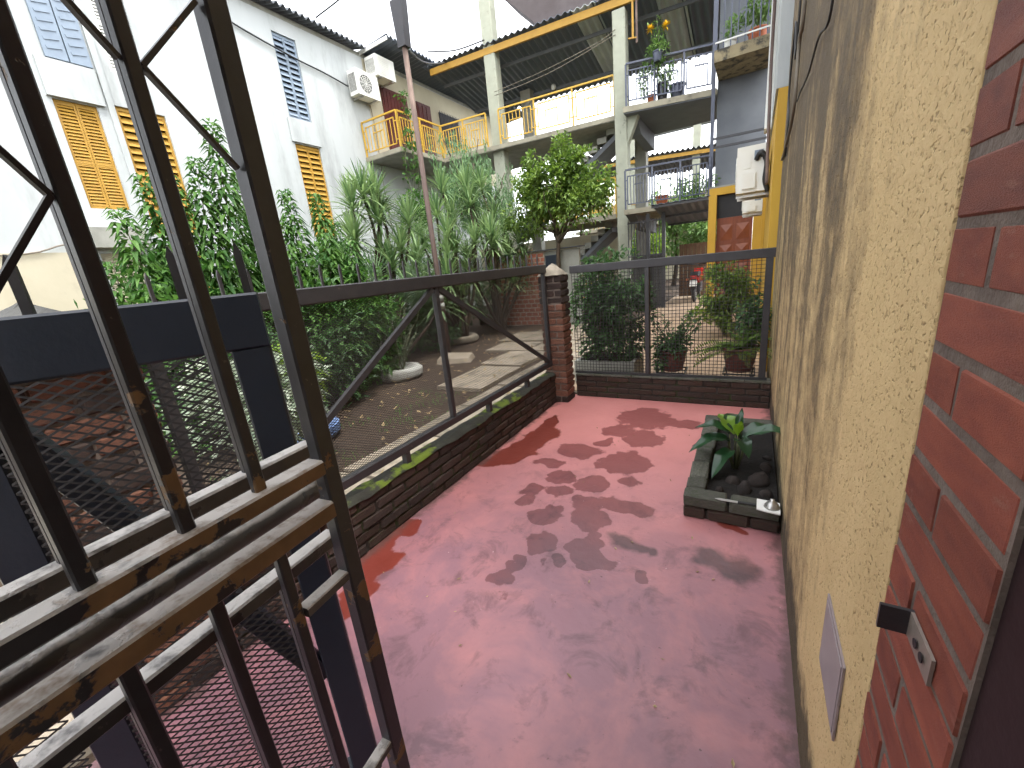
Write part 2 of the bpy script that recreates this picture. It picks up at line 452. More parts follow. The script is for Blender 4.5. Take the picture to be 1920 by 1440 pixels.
def floor_material():
    m, nt, b, out = new_mat('pink_floor_paint')
    v = coords(nt)
    base = ramp(nt, noise_n(nt, v, 1.3, 6, .6).outputs[0], [(.3, (.60,.235,.215)), (.7, (.52,.195,.18))]).outputs[0]
    # mauve wear plus foreground shade painted into the colour, strongest on the near half
    sep = N(nt, 'ShaderNodeSeparateXYZ'); nt.links.new(v, sep.inputs[0])
    near = N(nt, 'ShaderNodeMapRange'); nt.links.new(sep.outputs['Y'], near.inputs[0])
    near.inputs[1].default_value = 3.2; near.inputs[2].default_value = 1.5
    w1 = noise_n(nt, v, 2.1, 5, .66, .3)
    wear_shade = math_n(nt, 'MULTIPLY', ramp(nt, w1.outputs[0], [(.28, .45), (.55, 1.0)]).outputs[0], near.outputs[0])
    col = mixc(nt, math_n(nt, 'MULTIPLY', wear_shade, .92), base, (.215,.108,.135))
    w2 = noise_n(nt, v, 5.2, 5, .7, .5)
    gf = math_n(nt, 'MULTIPLY', ramp(nt, w2.outputs[0], [(.52, 0.0), (.66, 1.0)]).outputs[0], near.outputs[0])
    col = mixc(nt, math_n(nt, 'MULTIPLY', gf, .65), col, (.105,.054,.064))
    # damp marks (their outlines are stored on the floor mesh)
    fine = math_n(nt, 'MULTIPLY', math_n(nt, 'SUBTRACT', noise_n(nt, v, 15, 4, .6).outputs[0], .5), .8)
    def att(nm, lo, hi):
        t = N(nt, 'ShaderNodeAttribute'); t.attribute_name = nm
        return ramp(nt, math_n(nt, 'MULTIPLY', math_n(nt, 'ADD', t.outputs['Fac'], fine), .5), [(lo*.5, 1.0), (hi*.5, 0.0)]).outputs[0]
    f1 = att('damp', .90, 1.0); f2 = att('dark_damp', .55, 1.05); f3 = att('red_damp', .90, 1.02)
    col = mixc(nt, math_n(nt, 'MULTIPLY', f1, .92), col, (.46,.36,.36), 'MULTIPLY')
    col = mixc(nt, math_n(nt, 'MULTIPLY', f2, .9), col, (.26,.30,.29), 'MULTIPLY')
    col = mixc(nt, math_n(nt, 'MULTIPLY', f3, .92), col, (.17,.028,.016))
    # flecks
    fl = noise_n(nt, v, 38, 2, .5)
    col = mixc(nt, ramp(nt, fl.outputs[0], [(.76, 0.0), (.79, .55)]).outputs[0], col, (.55,.42,.42))
    dk_ = noise_n(nt, v, 55, 2, .5)
    col = mixc(nt, ramp(nt, dk_.outputs[0], [(.24, .7), (.28, 0.0)]).outputs[0], col, (.07,.04,.04))
    # broken darker band along the foot of the stucco wall and of the left kerb
    e1 = N(nt, 'ShaderNodeMapRange'); nt.links.new(sep.outputs['X'], e1.inputs[0])
    e1.inputs[1].default_value = .06; e1.inputs[2].default_value = .19; e1.inputs[3].default_value = -.28; e1.inputs[4].default_value = .25
    e2 = N(nt, 'ShaderNodeMapRange'); nt.links.new(sep.outputs['X'], e2.inputs[0])
    e2.inputs[1].default_value = -1.72; e2.inputs[2].default_value = -1.86; e2.inputs[3].default_value = -.28; e2.inputs[4].default_value = .2
    eg = math_n(nt, 'ADD', noise_n(nt, v, 9, 5, .65).outputs[0], math_n(nt, 'MAXIMUM', e1.outputs[0], e2.outputs[0]))
    col = mixc(nt, ramp(nt, eg, [(.52, 0.0), (.72, .8)]).outputs[0], col, (.10,.055,.05))
    nt.links.new(col, b.inputs['Base Color'])
    wet = math_n(nt, 'MAXIMUM', math_n(nt, 'MAXIMUM', f1, f2), f3)
    rn = N(nt, 'ShaderNodeMapRange'); nt.links.new(noise_n(nt, v, 4, 6).outputs[0], rn.inputs[0])
    rn.inputs[3].default_value = .34; rn.inputs[4].default_value = .56
    rr = mixc(nt, wet, rn.outputs[0], (.30,.30,.30))
    nt.links.new(rr, b.inputs['Roughness'])
    b.inputs['Specular IOR Level'].default_value = .5
    bn = N(nt, 'ShaderNodeBump'); bn.inputs['Strength'].default_value = .25; bn.inputs['Distance'].default_value = .01
    nb = noise_n(nt, v, 16, 4, .6)
    nt.links.new(nb.outputs[0], bn.inputs['Height']); nt.links.new(bn.outputs[0], b.inputs['Normal'])
    return m
M['floor'] = floor_material()

def stucco_material():
    m, nt, b, out = new_mat('ochre_roughcast')
    v = coords(nt, 'World')
    sep = N(nt, 'ShaderNodeSeparateXYZ'); nt.links.new(v, sep.inputs[0])
    base = ramp(nt, noise_n(nt, v, 3, 3).outputs[0], [(.3, (.66,.49,.255)), (.7, (.57,.415,.205))]).outputs[0]
    # black-brown run marks: long vertical streaks that get denser along the wall and towards the top
    mp = N(nt, 'ShaderNodeMapping'); mp.inputs['Scale'].default_value = (1, 1.7, .30); nt.links.new(v, mp.inputs[0])
    st1 = noise_n(nt, mp.outputs[0], 2.4, 5, .62, .25)
    yy = N(nt, 'ShaderNodeMapRange'); nt.links.new(sep.outputs['Y'], yy.inputs[0])
    yy.inputs[1].default_value = 0.85; yy.inputs[2].default_value = 1.55; yy.inputs[3].default_value = -.32; yy.inputs[4].default_value = .16
    zz = N(nt, 'ShaderNodeMapRange'); nt.links.new(sep.outputs['Z'], zz.inputs[0])
    zz.inputs[1].default_value = .5; zz.inputs[2].default_value = 2.1; zz.inputs[3].default_value = -.10; zz.inputs[4].default_value = .13
    s1 = math_n(nt, 'ADD', math_n(nt, 'ADD', st1.outputs[0], yy.outputs[0]), zz.outputs[0])
    s1 = math_n(nt, 'ADD', s1, math_n(nt, 'MULTIPLY', math_n(nt, 'SUBTRACT', noise_n(nt, v, 11, 6, .7).outputs[0], .5), .6))
    f1 = ramp(nt, s1, [(.40, 0.0), (.68, 1.0)]).outputs[0]
    col = mixc(nt, math_n(nt, 'MULTIPLY', f1, .80), base, (.17,.12,.065))
    f2 = ramp(nt, s1, [(.62, 0.0), (.80, 1.0)]).outputs[0]
    col = mixc(nt, math_n(nt, 'MULTIPLY', f2, .7), col, (.06,.05,.042))
    # mould at the foot
    zf = N(nt, 'ShaderNodeMapRange'); nt.links.new(sep.outputs['Z'], zf.inputs[0])
    zf.inputs[1].default_value = .02; zf.inputs[2].default_value = .34; zf.inputs[3].default_value = .5; zf.inputs[4].default_value = -.32
    f3 = ramp(nt, math_n(nt, 'ADD', noise_n(nt, v, 5, 4, .65).outputs[0], zf.outputs[0]), [(.44, 0.0), (.66, 1.0)]).outputs[0]
    col = mixc(nt, math_n(nt, 'MULTIPLY', f3, .9), col, (.045,.04,.03))
    pits = noise_n(nt, v, 125, 2, .5)
    col = mixc(nt, ramp(nt, pits.outputs[0], [(.29, .55), (.38, 0.0)]).outputs[0], col, (.16,.10,.035))
    nt.links.new(col, b.inputs['Base Color'])
    b.inputs['Roughness'].default_value = .78
    b.inputs['Specular IOR Level'].default_value = .3
    bn = N(nt, 'ShaderNodeBump'); bn.inputs['Strength'].default_value = .65; bn.inputs['Distance'].default_value = .004
    hgt = math_n(nt, 'ADD', ramp(nt, noise_n(nt, v, 125, 2, .5).outputs[0], [(.27, 0.0), (.45, 1.0)]).outputs[0], math_n(nt, 'MULTIPLY', noise_n(nt, v, 240, 4).outputs[0], .35))
    nt.links.new(hgt, bn.inputs['Height']); nt.links.new(bn.outputs[0], b.inputs['Normal'])
    return m
M['stucco'] = stucco_material()

def chipped_material(name, amount, under=(.20,.115,.05), paint=(.015,.015,.019), grime=(.10,.085,.075), top=0.0):
    """dark paint flaking off an older ochre coat"""
    m, nt, b, out = new_mat(name)
    v = coords(nt)
    n1 = noise_n(nt, v, 17, 5, .62, .2)
    n2 = noise_n(nt, v, 4.5, 3, .5)
    s_ = math_n(nt, 'ADD', math_n(nt, 'MULTIPLY', n1.outputs[0], .55), math_n(nt, 'MULTIPLY', n2.outputs[0], .5))
    f = ramp(nt, s_, [(amount, 0.0), (amount + .012, 1.0)]).outputs[0]
    pc = ramp(nt, noise_n(nt, v, 30, 4).outputs[0], [(.35, paint), (.7, tuple(min(1, x*1.5) for x in paint))]).outputs[0]
    uc = ramp(nt, noise_n(nt, v, 22, 3).outputs[0], [(.3, under), (.72, tuple(x*.62 for x in under))]).outputs[0]
    col = mixc(nt, f, pc, uc)
    sp = noise_n(nt, v, 120, 3, .6)
    col = mixc(nt, ramp(nt, sp.outputs[0], [(.70, 0.0), (.74, .7)]).outputs[0], col, grime)
    if top > 0:      # upward faces: worn, dusty primer with sky sheen painted in as pale grey
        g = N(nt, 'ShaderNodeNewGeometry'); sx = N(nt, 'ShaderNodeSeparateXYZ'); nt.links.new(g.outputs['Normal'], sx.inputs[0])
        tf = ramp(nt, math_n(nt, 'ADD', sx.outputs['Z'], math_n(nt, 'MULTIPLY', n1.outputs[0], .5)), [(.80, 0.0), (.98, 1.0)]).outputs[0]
        wear_sheen = ramp(nt, noise_n(nt, v, 26, 4, .65).outputs[0], [(.34, .25), (.5, 1.0)]).outputs[0]
        col = mixc(nt, math_n(nt, 'MULTIPLY', math_n(nt, 'MULTIPLY', tf, wear_sheen), top), col, (.58,.54,.50))
    nt.links.new(col, b.inputs['Base Color'])
    rr = mixc(nt, f, (.33,.33,.33), (.62,.62,.62))
    nt.links.new(rr, b.inputs['Roughness'])
    b.inputs['Specular IOR Level'].default_value = .55
    bn = N(nt, 'ShaderNodeBump'); bn.inputs['Strength'].default_value = .5; bn.inputs['Distance'].default_value = .002; bn.invert = True
    h = math_n(nt, 'ADD', f, math_n(nt, 'MULTIPLY', noise_n(nt, v, 160, 4).outputs[0], .25))
    nt.links.new(h, bn.inputs['Height']); nt.links.new(bn.outputs[0], b.inputs['Normal'])
    return m
M['gate_bar'] = chipped_material('chipped_black_gate_paint', .615)
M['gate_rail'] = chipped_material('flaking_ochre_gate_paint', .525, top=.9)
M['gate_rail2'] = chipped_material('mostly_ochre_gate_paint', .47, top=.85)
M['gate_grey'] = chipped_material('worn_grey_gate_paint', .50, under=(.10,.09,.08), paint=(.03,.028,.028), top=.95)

# ---------------------------------------------------------------- ground and floors
mb = MB()
g0 = [(-120,-60),(120,-60),(120,140),(-120,140)]
gx = [-120,-40,-16,-12] + [-11 + i*.25 for i in range(38)] + [-1.6, 12, 40, 120]
gy = [-60,-20,-2] + [-1 + i*.25 for i in range(62)] + [15,20,40,140]
for y in gy:
    for x in gx:
        z = -0.03
        if -11.2 < x < -2.6 and -1 < y < 14:
            z = -0.02 + .03 * noise.noise(Vector((x*.7, y*.7, 0))) + .014 * noise.noise(Vector((x*2.6, y*2.6, 3)))
        mb.v.append((x, y, z))
nx = len(gx)
for j in range(len(gy)-1):
    for i in range(nx-1):
        a = j*nx + i
        mb.f.append((a, a+1, a+1+nx, a+nx))
mb.build('ground', M['earth'], smooth=True, kind='structure')

mb = MB()
fnx, fny = 151, 331
fxs = [-1.90 + 2.10*i/(fnx-1) for i in range(fnx)]; fys = [-.30 + 4.60*j/(fny-1) for j in range(fny)]
fa, fb, fc = [], [], []
for y in fys:
    for x in fxs:
        mb.v.append((x, y, 0.0))
        fa.append(field(x, y, ST, 1.24, 1.0)); fb.append(field(x, y, DK, 1.1, 2.0)); fc.append(field(x, y, RD, 1.1, 3.0))
for j in range(fny-1):
    for i in range(fnx-1):
        a = j*fnx+i; mb.f.append((a, a+1, a+1+fnx, a+fnx))
n0 = len(mb.v)
mb.add([(-1.90,-3,0),(.20,-3,0),(.20,-.30,0),(-1.90,-.30,0),(-1.90,-3,-.2),(.20,-3,-.2),(.20,4.30,-.2),(-1.90,4.30,-.2)], [(0,1,2,3),(4,7,6,5)])
fl = mb.build('courtyard_floor', M['floor'], kind='structure')
for nm, dat in (('damp', fa), ('dark_damp', fb), ('red_damp', fc)):
    at = fl.data.attributes.new(nm, 'FLOAT', 'POINT')
    at.data.foreach_set('value', dat + [4.0]*(len(mb.v)-n0))

# patio of the neighbour behind the far fence: single tiles on a screed
pat = empty('patio_floor', (-.8, 8.0, 0), kind='structure')
MB().box(-2.4, .40, 4.45, 16.0, -.2, -.014).build('screed', M['mortar_pale'], pat)
tm = MB()
tm.add([(-.5,-.5,-.5),(.5,-.5,-.5),(.5,.5,-.5),(-.5,.5,-.5),(-.5,-.5,.4),(.5,-.5,.4),(.5,.5,.4),(-.5,.5,.4),(-.48,-.48,.5),(.48,-.48,.5),(.48,.48,.5),(-.48,.48,.5)],
       [(0,1,5,4),(1,2,6,5),(2,3,7,6),(3,0,4,7),(4,5,9,8),(5,6,10,9),(6,7,11,10),(7,4,8,11),(8,9,10,11),(0,3,2,1)])
tile_me = bpy.data.meshes.new('tile'); tile_me.from_pydata(tm.v, [], tm.f); tile_me.materials.append(M['tile'])
for j in range(28):
    for i in range(7):
        x = -2.18 + i*.4; y = 4.66 + j*.4
        put('tile', tile_me, (x, y, -.008 + RND.uniform(-.0012, .0012)), pat, sc=(.393, .393, .02))

# concrete slabs of the garden path beside the fence
path = empty('garden_path', (-2.4, 2, 0), kind='structure')
slab_me = bpy.data.meshes.new('paving_slab'); slab_me.from_pydata(tm.v, [], tm.f); slab_me.materials.append(M['pathslab'])
for j in range(11):
    y = -.6 + j*.83
    put('paving_slab', slab_me, (-2.47, y + .41, .006 + RND.uniform(-.008, .008)), path, (RND.uniform(-.012,.012), RND.uniform(-.012,.012), RND.uniform(-.01,.01)), (.86, .80, .06))
for (x, y, sx, sy, rz) in ((-3.42,4.75,.74,1.15,.02),(-3.5,5.95,.8,1.0,-.04),(-4.05,6.9,.9,.8,.05),(-3.2,7.0,.75,.9,.0),(-4.2,8.0,1.2,1.1,.1),(-3.3,8.1,.7,1.1,-.05),(-3.75,9.1,1.3,.9,.02)):
    put('paving_slab', slab_me, (x, y, .002), path, (0, 0, rz), (sx, sy, .06))
lump = MB()
lump.add([(-.3,-.25,0),(.32,-.2,0),(.28,.28,0),(-.34,.22,0),(-.28,-.22,.10),(.27,-.16,.07),(.24,.24,.09),(-.28,.2,.13)], [(0,3,2,1),(4,5,6,7),(0,1,5,4),(1,2,6,5),(2,3,7,6),(3,0,4,7)])
lm = bpy.data.meshes.new('broken_slab'); lm.from_pydata(lump.v, [], lump.f); lm.materials.append(M['pathslab'])
tag(put('concrete_footing', lm, (-4.62, 5.72, -.01), rot=(0,0,.35)), 'broken pale concrete slab lying at the foot of the rusty pole', 'slab')

# ---------------------------------------------------------------- bricks
def brick_mesh(name, mat, seed, jit=.03, ch=.05):
    r = random.Random(seed)
    vs_ = []; fs_ = []
    # chamfered box: 24 verts (3 per corner)
    idx = {}
    for sx in (-1, 1):
        for sy in (-1, 1):
            for sz in (-1, 1):
                for ax in range(3):
                    p = [sx*.5, sy*.5, sz*.5]
                    for k in range(3):
                        if k != ax: p[k] -= (sx, sy, sz)[k] * (ch * (.5 if k == 0 else 1.0)) * r.uniform(.5, 1.6)
                    p[ax] += r.uniform(-jit, jit) * .3
                    idx[(sx, sy, sz, ax)] = len(vs_); vs_.append(p)
    for ax in range(3):
        o = [k for k in range(3) if k != ax]
        for s0 in (-1, 1):
            q = []
            for a, b_ in ((-1,-1),(1,-1),(1,1),(-1,1)):
                s3 = [0,0,0]; s3[ax] = s0; s3[o[0]] = a; s3[o[1]] = b_
                q.append(idx[(*s3, ax)])
            fs_.append(tuple(q))
    for ax in range(3):                       # edges along ax
        o = [k for k in range(3) if k != ax]
        for a in (-1, 1):
            for b_ in (-1, 1):
                s0 = [0,0,0]; s1 = [0,0,0]
                s0[ax] = -1; s1[ax] = 1
                for s_ in (s0, s1): s_[o[0]] = a; s_[o[1]] = b_
                fs_.append((idx[(*s0, o[0])], idx[(*s0, o[1])], idx[(*s1, o[1])], idx[(*s1, o[0])]))
    for sx in (-1, 1):
        for sy in (-1, 1):
            for sz in (-1, 1):
                fs_.append(tuple(idx[(sx, sy, sz, k)] for k in range(3)))
    me = bpy.data.meshes.new(name)
    me.from_pydata(vs_, [], fs_)
    me.materials.append(mat)
    import bmesh
    bm = bmesh.new(); bm.from_mesh(me); bmesh.ops.recalc_face_normals(bm, faces=bm.faces); bm.to_mesh(me); bm.free()
    return me

BM = {k: [brick_mesh('brick', M[k], i, jit, ch) for i in range(5)] for k, jit, ch in
      (('brick_red', .02, .035), ('brick_orange', .08, .08), ('brick_pillar', .1, .10), ('brick_black', .1, .10), ('brick_moss', .12, .12), ('planter', .1, .10))}

def brick_run(parent, p0, dirv, length, z0, courses, ch, bl, depth, joint, kinds, half=True, jit=.004, pick=None):
    """bricks laid in running bond along dirv (unit 2d), depth to its left"""
    ang = math.atan2(dirv[1], dirv[0])
    nrm = Vector((-dirv[1], dirv[0], 0))
    for c in range(courses):
        s = -(bl + joint) / 2 if (half and c % 2) else 0.0
        while s < length - .01:
            a = max(s, 0); b_ = min(s + bl, length)
            if b_ - a > .03:
                m_ = (a + b_) / 2
                z = z0 + c * ch + (ch - joint) / 2
                k = pick(m_, z) if pick else RND.choice(kinds)
                loc = Vector((p0[0] + dirv[0]*m_, p0[1] + dirv[1]*m_, z)) + nrm * (depth/2 + RND.uniform(-jit, jit))
                put('brick', RND.choice(BM[k]), loc, parent, (RND.uniform(-.01,.01), RND.uniform(-.015,.015), ang + RND.uniform(-.008,.008)), (b_ - a, depth, ch - joint))
            s += bl + joint

# low mossy wall under the left fence
lw = empty('low_brick_wall', (-1.92, 2.2, 0), 'low mossy dark brick wall along the left edge of the pink floor', 'wall')
MB().box(-1.985, -1.868, .55, 4.0, 0, .338).build('core', M['mortar_dark'], lw)
brick_run(lw, (-1.862, 4.0), (0, -1), 3.45, .004, 5, .068, .225, .06, .012, ['brick_moss','brick_moss','brick_black'], jit=.003) if False else None
brick_run(lw, (-1.858, .55), (0, 1), 3.45, .004, 5, .068, .225, .10, .012, ['brick_moss','brick_moss','brick_black'], jit=.004)
mb = MB()
n = 170
for j in range(n+1):
    y = .55 + 3.45*j/n
    for i, x in enumerate((-1.995, -1.96, -1.92, -1.885, -1.848)):
        z = .342 + .016*noise.noise(Vector((x*30, y*7, 1))) + (0.012 if 0 < i < 4 else -.012)
        mb.v.append((x + .008*noise.noise(Vector((x*9, y*14, 5))), y, z))
for j in range(n):
    for i in range(4):
        a = j*5 + i; mb.f.append((a, a+1, a+6, a+5))
mb.build('moss_topping', M['moss'], lw, smooth=True)

# low wall under the far fence
fw = empty('low_brick_wall', (-.8, 4.33, 0), 'low dark brick wall closing the far end of the pink floor', 'wall')
MB().box(-1.72, .19, 4.262, 4.37, 0, .25).build('core', M['mortar_dark'], fw)
brick_run(fw, (-1.72, 4.252), (1, 0), 1.91, .003, 4, .063, .235, .08, .010, ['brick_moss','brick_moss','brick_black'], half=True, jit=.004)
mb = MB()
for i in range(9):
    x0 = -1.72 + i*.2122
    mb.box(x0+.003, x0+.209, 4.245, 4.375, .252, .268 + RND.uniform(-.003,.003))
mb.build('coping', M['planter'], fw)

# corner pillar with cement cap
def cap(mb, cx, cy, z, r, h, seed):
    n, m_ = 20, 6
    base = len(mb.v)
    for i in range(m_+1):
        t = i/m_
        for k in range(n):
            an = 2*PI*k/n
            sq = 1/max(abs(math.cos(an)), abs(math.sin(an)))
            rr = r * (sq*(1-t) + t) * (1-t)**.75 * (1 + .12*noise.noise(Vector((math.cos(an)*2, math.sin(an)*2, t*3+seed))))
            mb.v.append((cx + rr*math.cos(an), cy + rr*math.sin(an), z + h*t + .012*noise.noise(Vector((math.cos(an)*3, math.sin(an)*3, t*5+seed)))))
    for i in range(m_):
        for k in range(n):
            a = base+i*n+k; b_ = base+i*n+(k+1) % n
            mb.f.append((a, b_, b_+n, a+n))
pl = empty('brick_pillar', (-1.85, 4.1, 0), 'square weathered brick pillar with pale cement cap where the two fences meet', 'pillar')
MB().box(-1.965, -1.735, 3.995, 4.195, 0, 1.40).build('core', M['mortar'], pl)
pk = lambda s, z: ('brick_black' if z > 1.02 + RND.uniform(-.12,.12) or z < .1 else 'brick_pillar')
brick_run(pl, (-1.98, 3.985), (1, 0), .26, .003, 19, .0735, .17, .10, .013, None, jit=.004, pick=pk)
for c in range(19):
    z = .003 + c*.0735 + .030
    L_ = [(4.0, 4.205)] if c % 2 else [(4.09, 4.205)]
    for a, b_ in L_:
        put('brick', RND.choice(BM[pk(0, z)]), (-1.765 + RND.uniform(-.004,.004), (a+b_)/2, z), pl, (RND.uniform(-.01,.01), 0, PI/2 + RND.uniform(-.01,.01)), (b_-a, .09, .0605))
mb = MB(); cap(mb, -1.852, 4.09, 1.395, .135, .12, 1); mb.build('cement_cap', M['cap'], pl, smooth=True)

# pier at the near end of the left wall
pr = empty('brick_pier', (-1.97, .36, 0), 'broad brick pier with dark domed cap seen through the mesh gate', 'pillar')
MB().box(-2.09, -1.872, .18, .54, 0, 1.40).build('core', M['mortar'], pr)
pk2 = lambda s, z: RND.choice(['brick_black','brick_pillar','brick_pillar'])
brick_run(pr, (-1.86, .17), (0, 1), .38, .003, 19, .0735, .185, .11, .012, None, jit=.004, pick=pk2)
brick_run(pr, (-2.10, .165), (1, 0), .24, .003, 19, .0735, .225, .10, .012, None, jit=.003, pick=pk2)
mb = MB(); cap(mb, -1.98, .355, 1.396, .2, .16, 4); mb.build('cement_cap', M['cap_dark'], pr, smooth=True)

# right-hand wall: roughcast with real relief near the camera
rw = empty('stucco_wall', (.27, 3, 0), 'stained ochre roughcast wall along the right side of the courtyard', 'wall')
mb = MB()
ys = [.686 + i*.0065 for i in range(130)]
while ys[-1] < 5.44: ys.append(min(5.45, ys[-1] + .012 + (ys[-1]-1.5)*.02))
zs = [0 + i*.02 for i in range(20)] + [.40 + i*.0065 for i in range(216)]
while zs[-1] < 7.0: zs.append(min(7.0, zs[-1] + .01 + (zs[-1]-1.8)*.02))
for y in ys:
    for z in zs:
        p = Vector((y*110, z*110, 0))
        h = noise.noise(p) * .6 + noise.noise(p*2.3) * .4
        h = max(-.35, min(.0, h)) * .006 + .003*noise.noise(Vector((y*3, z*3, 9)))
        if y < .71: h = min(h, .001)
        mb.v.append((.196 - h, y, z))
nz = len(zs)
for j in range(len(ys)-1):
    for i in range(nz-1):
        a = j*nz+i
        mb.f.append((a, a+1, a+1+nz, a+nz))
e0 = len(mb.v)
for z in zs: mb.v.append((.206, .686, z))
for i in range(nz-1): mb.f.append((i, e0+i, e0+i+1, i+1))
mb.build('render_coat', M['stucco'], rw, smooth=True)
MB().box(.2062, .42, .687, 5.45, 0, 7.0).build('wall_core', M['stucco'], rw)
# dark bare edge at the far end of the wall
MB().box(.205, .42, 5.452, 5.60, 0, 7.0).build('wall_end', pm('sooty_wall_end', (.10,.095,.10), (.06,.06,.065), 8, .9, .4, 50), rw)

# brick jamb beside the camera
jb = empty('brick_jamb', (.3, .56, 0), 'smooth red brick jamb with grey joints at the right edge', 'wall')
MB().box(.1980, .42, .4445, .6885, 0, 2.7).build('core', M['mortar'], jb)
for c in range(36):
    z0 = .02 + c*.0708
    zc = z0 + .0285
    spans = [(.447, .685)] if c % 2 == 1 else ([(.447, .578), (.589, .685)] if c % 4 == 0 else [(.447, .592), (.603, .685)])
    for a, b_ in spans:
        put('brick', RND.choice(BM['brick_red']), (.2485 + RND.uniform(-.0012,.0012), (a+b_)/2, zc), jb, (RND.uniform(-.008,.008), RND.uniform(-.006,.006), PI/2), (b_-a, .105, .0600))
tag(MB().box(.202, .34, .20, .4435, 0, 2.6).build('door_frame', pm('dark_maroon_frame', (.018,.006,.008), (.012,.005,.006), 6, .6, .1, 40)), 'dark maroon door frame beside the brick jamb at the lower right edge', 'door frame')

# latch keeper on the jamb
lk = empty('latch_bracket', (.19, .54, 1.0), 'grey steel latch bracket with two screw holes on the red brick', 'bracket')
MB().box(.1905, .194, .505, .577, 1.008, 1.044).build('plate', M['galv'], lk)
MB().box(.162, .1945, .577, .582, 1.008, 1.044).build('flange', M['steel'], lk)
for y in (.525, .545):
    MB().tube([(.1888,y,1.026),(.1878,y,1.026)], .006, 10).build('screw_hole', M['dark'], lk)
uc = empty('utility_cover', (.19, .915, .59), 'small lilac grey cover plate set in the ochre stucco', 'cover')
MB().box(.1915, .1955, .812, 1.018, .492, .690).build('plate', pm('lilac_grey_plate', (.30,.25,.25), (.24,.20,.205), 8, .6, .1, 60, dirt=(.1,.07,.06), dscale=16, dlo=.68, dhi=.75), uc)
MB().box(.1900, .1920, .822, 1.008, .502, .680).build('lid', pm('lilac_grey_lid', (.33,.28,.28), (.27,.23,.235), 8, .5), uc)

# cables and conduit on the stucco wall
def cable(name, pts, r, mat, label, cat='cable', group=None, n=6, sub=5):
    out = []
    P = [Vector(p) for p in pts]
    for i in range(len(P)-1):
        p0 = P[max(i-1,0)]; p1 = P[i]; p2 = P[i+1]; p3 = P[min(i+2,len(P)-1)]
        for k in range(sub):
            t = k/sub
            out.append(.5*((2*p1) + (-p0+p2)*t + (2*p0-5*p1+4*p2-p3)*t*t + (-p0+3*p1-3*p2+p3)*t**3))
    out.append(P[-1])
    return MB().tube(out, r, n).build(name, mat, smooth=True, label=label, cat=cat, group=group)

# unseen slab and walls added around the camera to shade the foreground
ph = empty('shade_porch', (-.8, -1.2, 0), 'unseen roof and walls added to shade the near end of the courtyard', 'shade_porch')
MB().box(-.75, 1.6, -3.2, .42, 2.62, 2.82).build('roof_slab', M['cream'], ph)
MB().box(-.75, 1.6, -1.62, -1.45, 0, 2.615).build('back_wall', M['brick_plain'], ph)
MB().box(.43, 1.6, -1.44, .40, 0, 2.615).build('side_wall', M['brick_plain'], ph)
cable('wall_conduit', [(.176,3.50,7.0),(.176,3.50,4.0),(.178,3.50,2.86),(.176,3.70,2.72),(.176,3.74,2.36),(.178,4.47,2.27),(.185,5.34,2.285)], .011, M['cable_grey'], 'grey conduit bending down across the top of the stained stucco wall', sub=6, n=8)
cable('wall_cable', [(.180,4.0,7.0),(.180,4.03,3.03),(.178,4.42,3.10),(.180,4.72,2.72),(.180,4.48,2.43),(.182,4.6,2.2)], .008, M['cable'], 'thick black cable hanging beside the conduit on the stucco wall', sub=6)
cable('wall_cable', [(.182,2.0,2.6),(.182,2.05,2.242),(.180,2.40,2.29),(.180,2.80,2.276),(.182,3.31,2.337),(.184,3.6,2.36)], .0045, M['cable'], 'thin black wire sagging across the stucco wall', sub=6)
MB().box(-5.2, -1.985, -3.0, .10, -.2, .004).build('entrance_path', pm('pale_cement_path', (.46,.41,.33), (.38,.34,.27), 2, .85, .2, 40), kind='structure')

# ---------------------------------------------------------------- planter
pt = empty('brick_planter', (-.05, 2.9, 0), 'low brick planter box against the stucco wall', 'planter')
MB().box(-.275, .19, 2.265, 3.585, 0, .05).build('base', M['mortar_dark'], pt)
for c in range(2):
    z = .036 + c*.074
    for k, (a, b_) in enumerate(((-.285,-.17),(-.16,.05),(.06,.19)) if c == 0 else ((-.285,-.06),(-.05,.19))):
        put('brick', RND.choice(BM['planter'] if c else BM['brick_moss']), ((a+b_)/2, 2.30, z), pt, (0, 0, RND.uniform(-.01,.01)), (b_-a, .105, .068))
        put('brick', RND.choice(BM['planter']), ((a+b_)/2, 3.55, z), pt, (0, 0, RND.uniform(-.01,.01)), (b_-a, .105, .068))
    s = 2.365 if c == 0 else 2.36
    L_ = [.22, .22, .22, .22, .21] if c == 0 else [.12, .22, .22, .22, .22, .09]
    for l in L_:
        put('brick', RND.choice(BM['planter'] if c else BM['brick_moss']), (-.232 + RND.uniform(-.004,.004), s + l/2, z + RND.uniform(-.002,.002)), pt, (RND.uniform(-.012,.012), 0, PI/2 + RND.uniform(-.02,.02)), (l, .105, .068))
        s += l + .009
mb = MB()
for j in range(25):
    for i in range(9):
        x = -.18 + i*.046; y = 2.35 + j*.048
        mb.v.append((x, y, .075 + .03*noise.noise(Vector((x*9, y*9, 0))) + .012*noise.noise(Vector((x*30, y*30, 4)))))
for j in range(24):
    for i in range(8):
        a = j*9+i; mb.f.append((a, a+1, a+10, a+9))
mb.build('soil', M['soil'], pt, smooth=True)
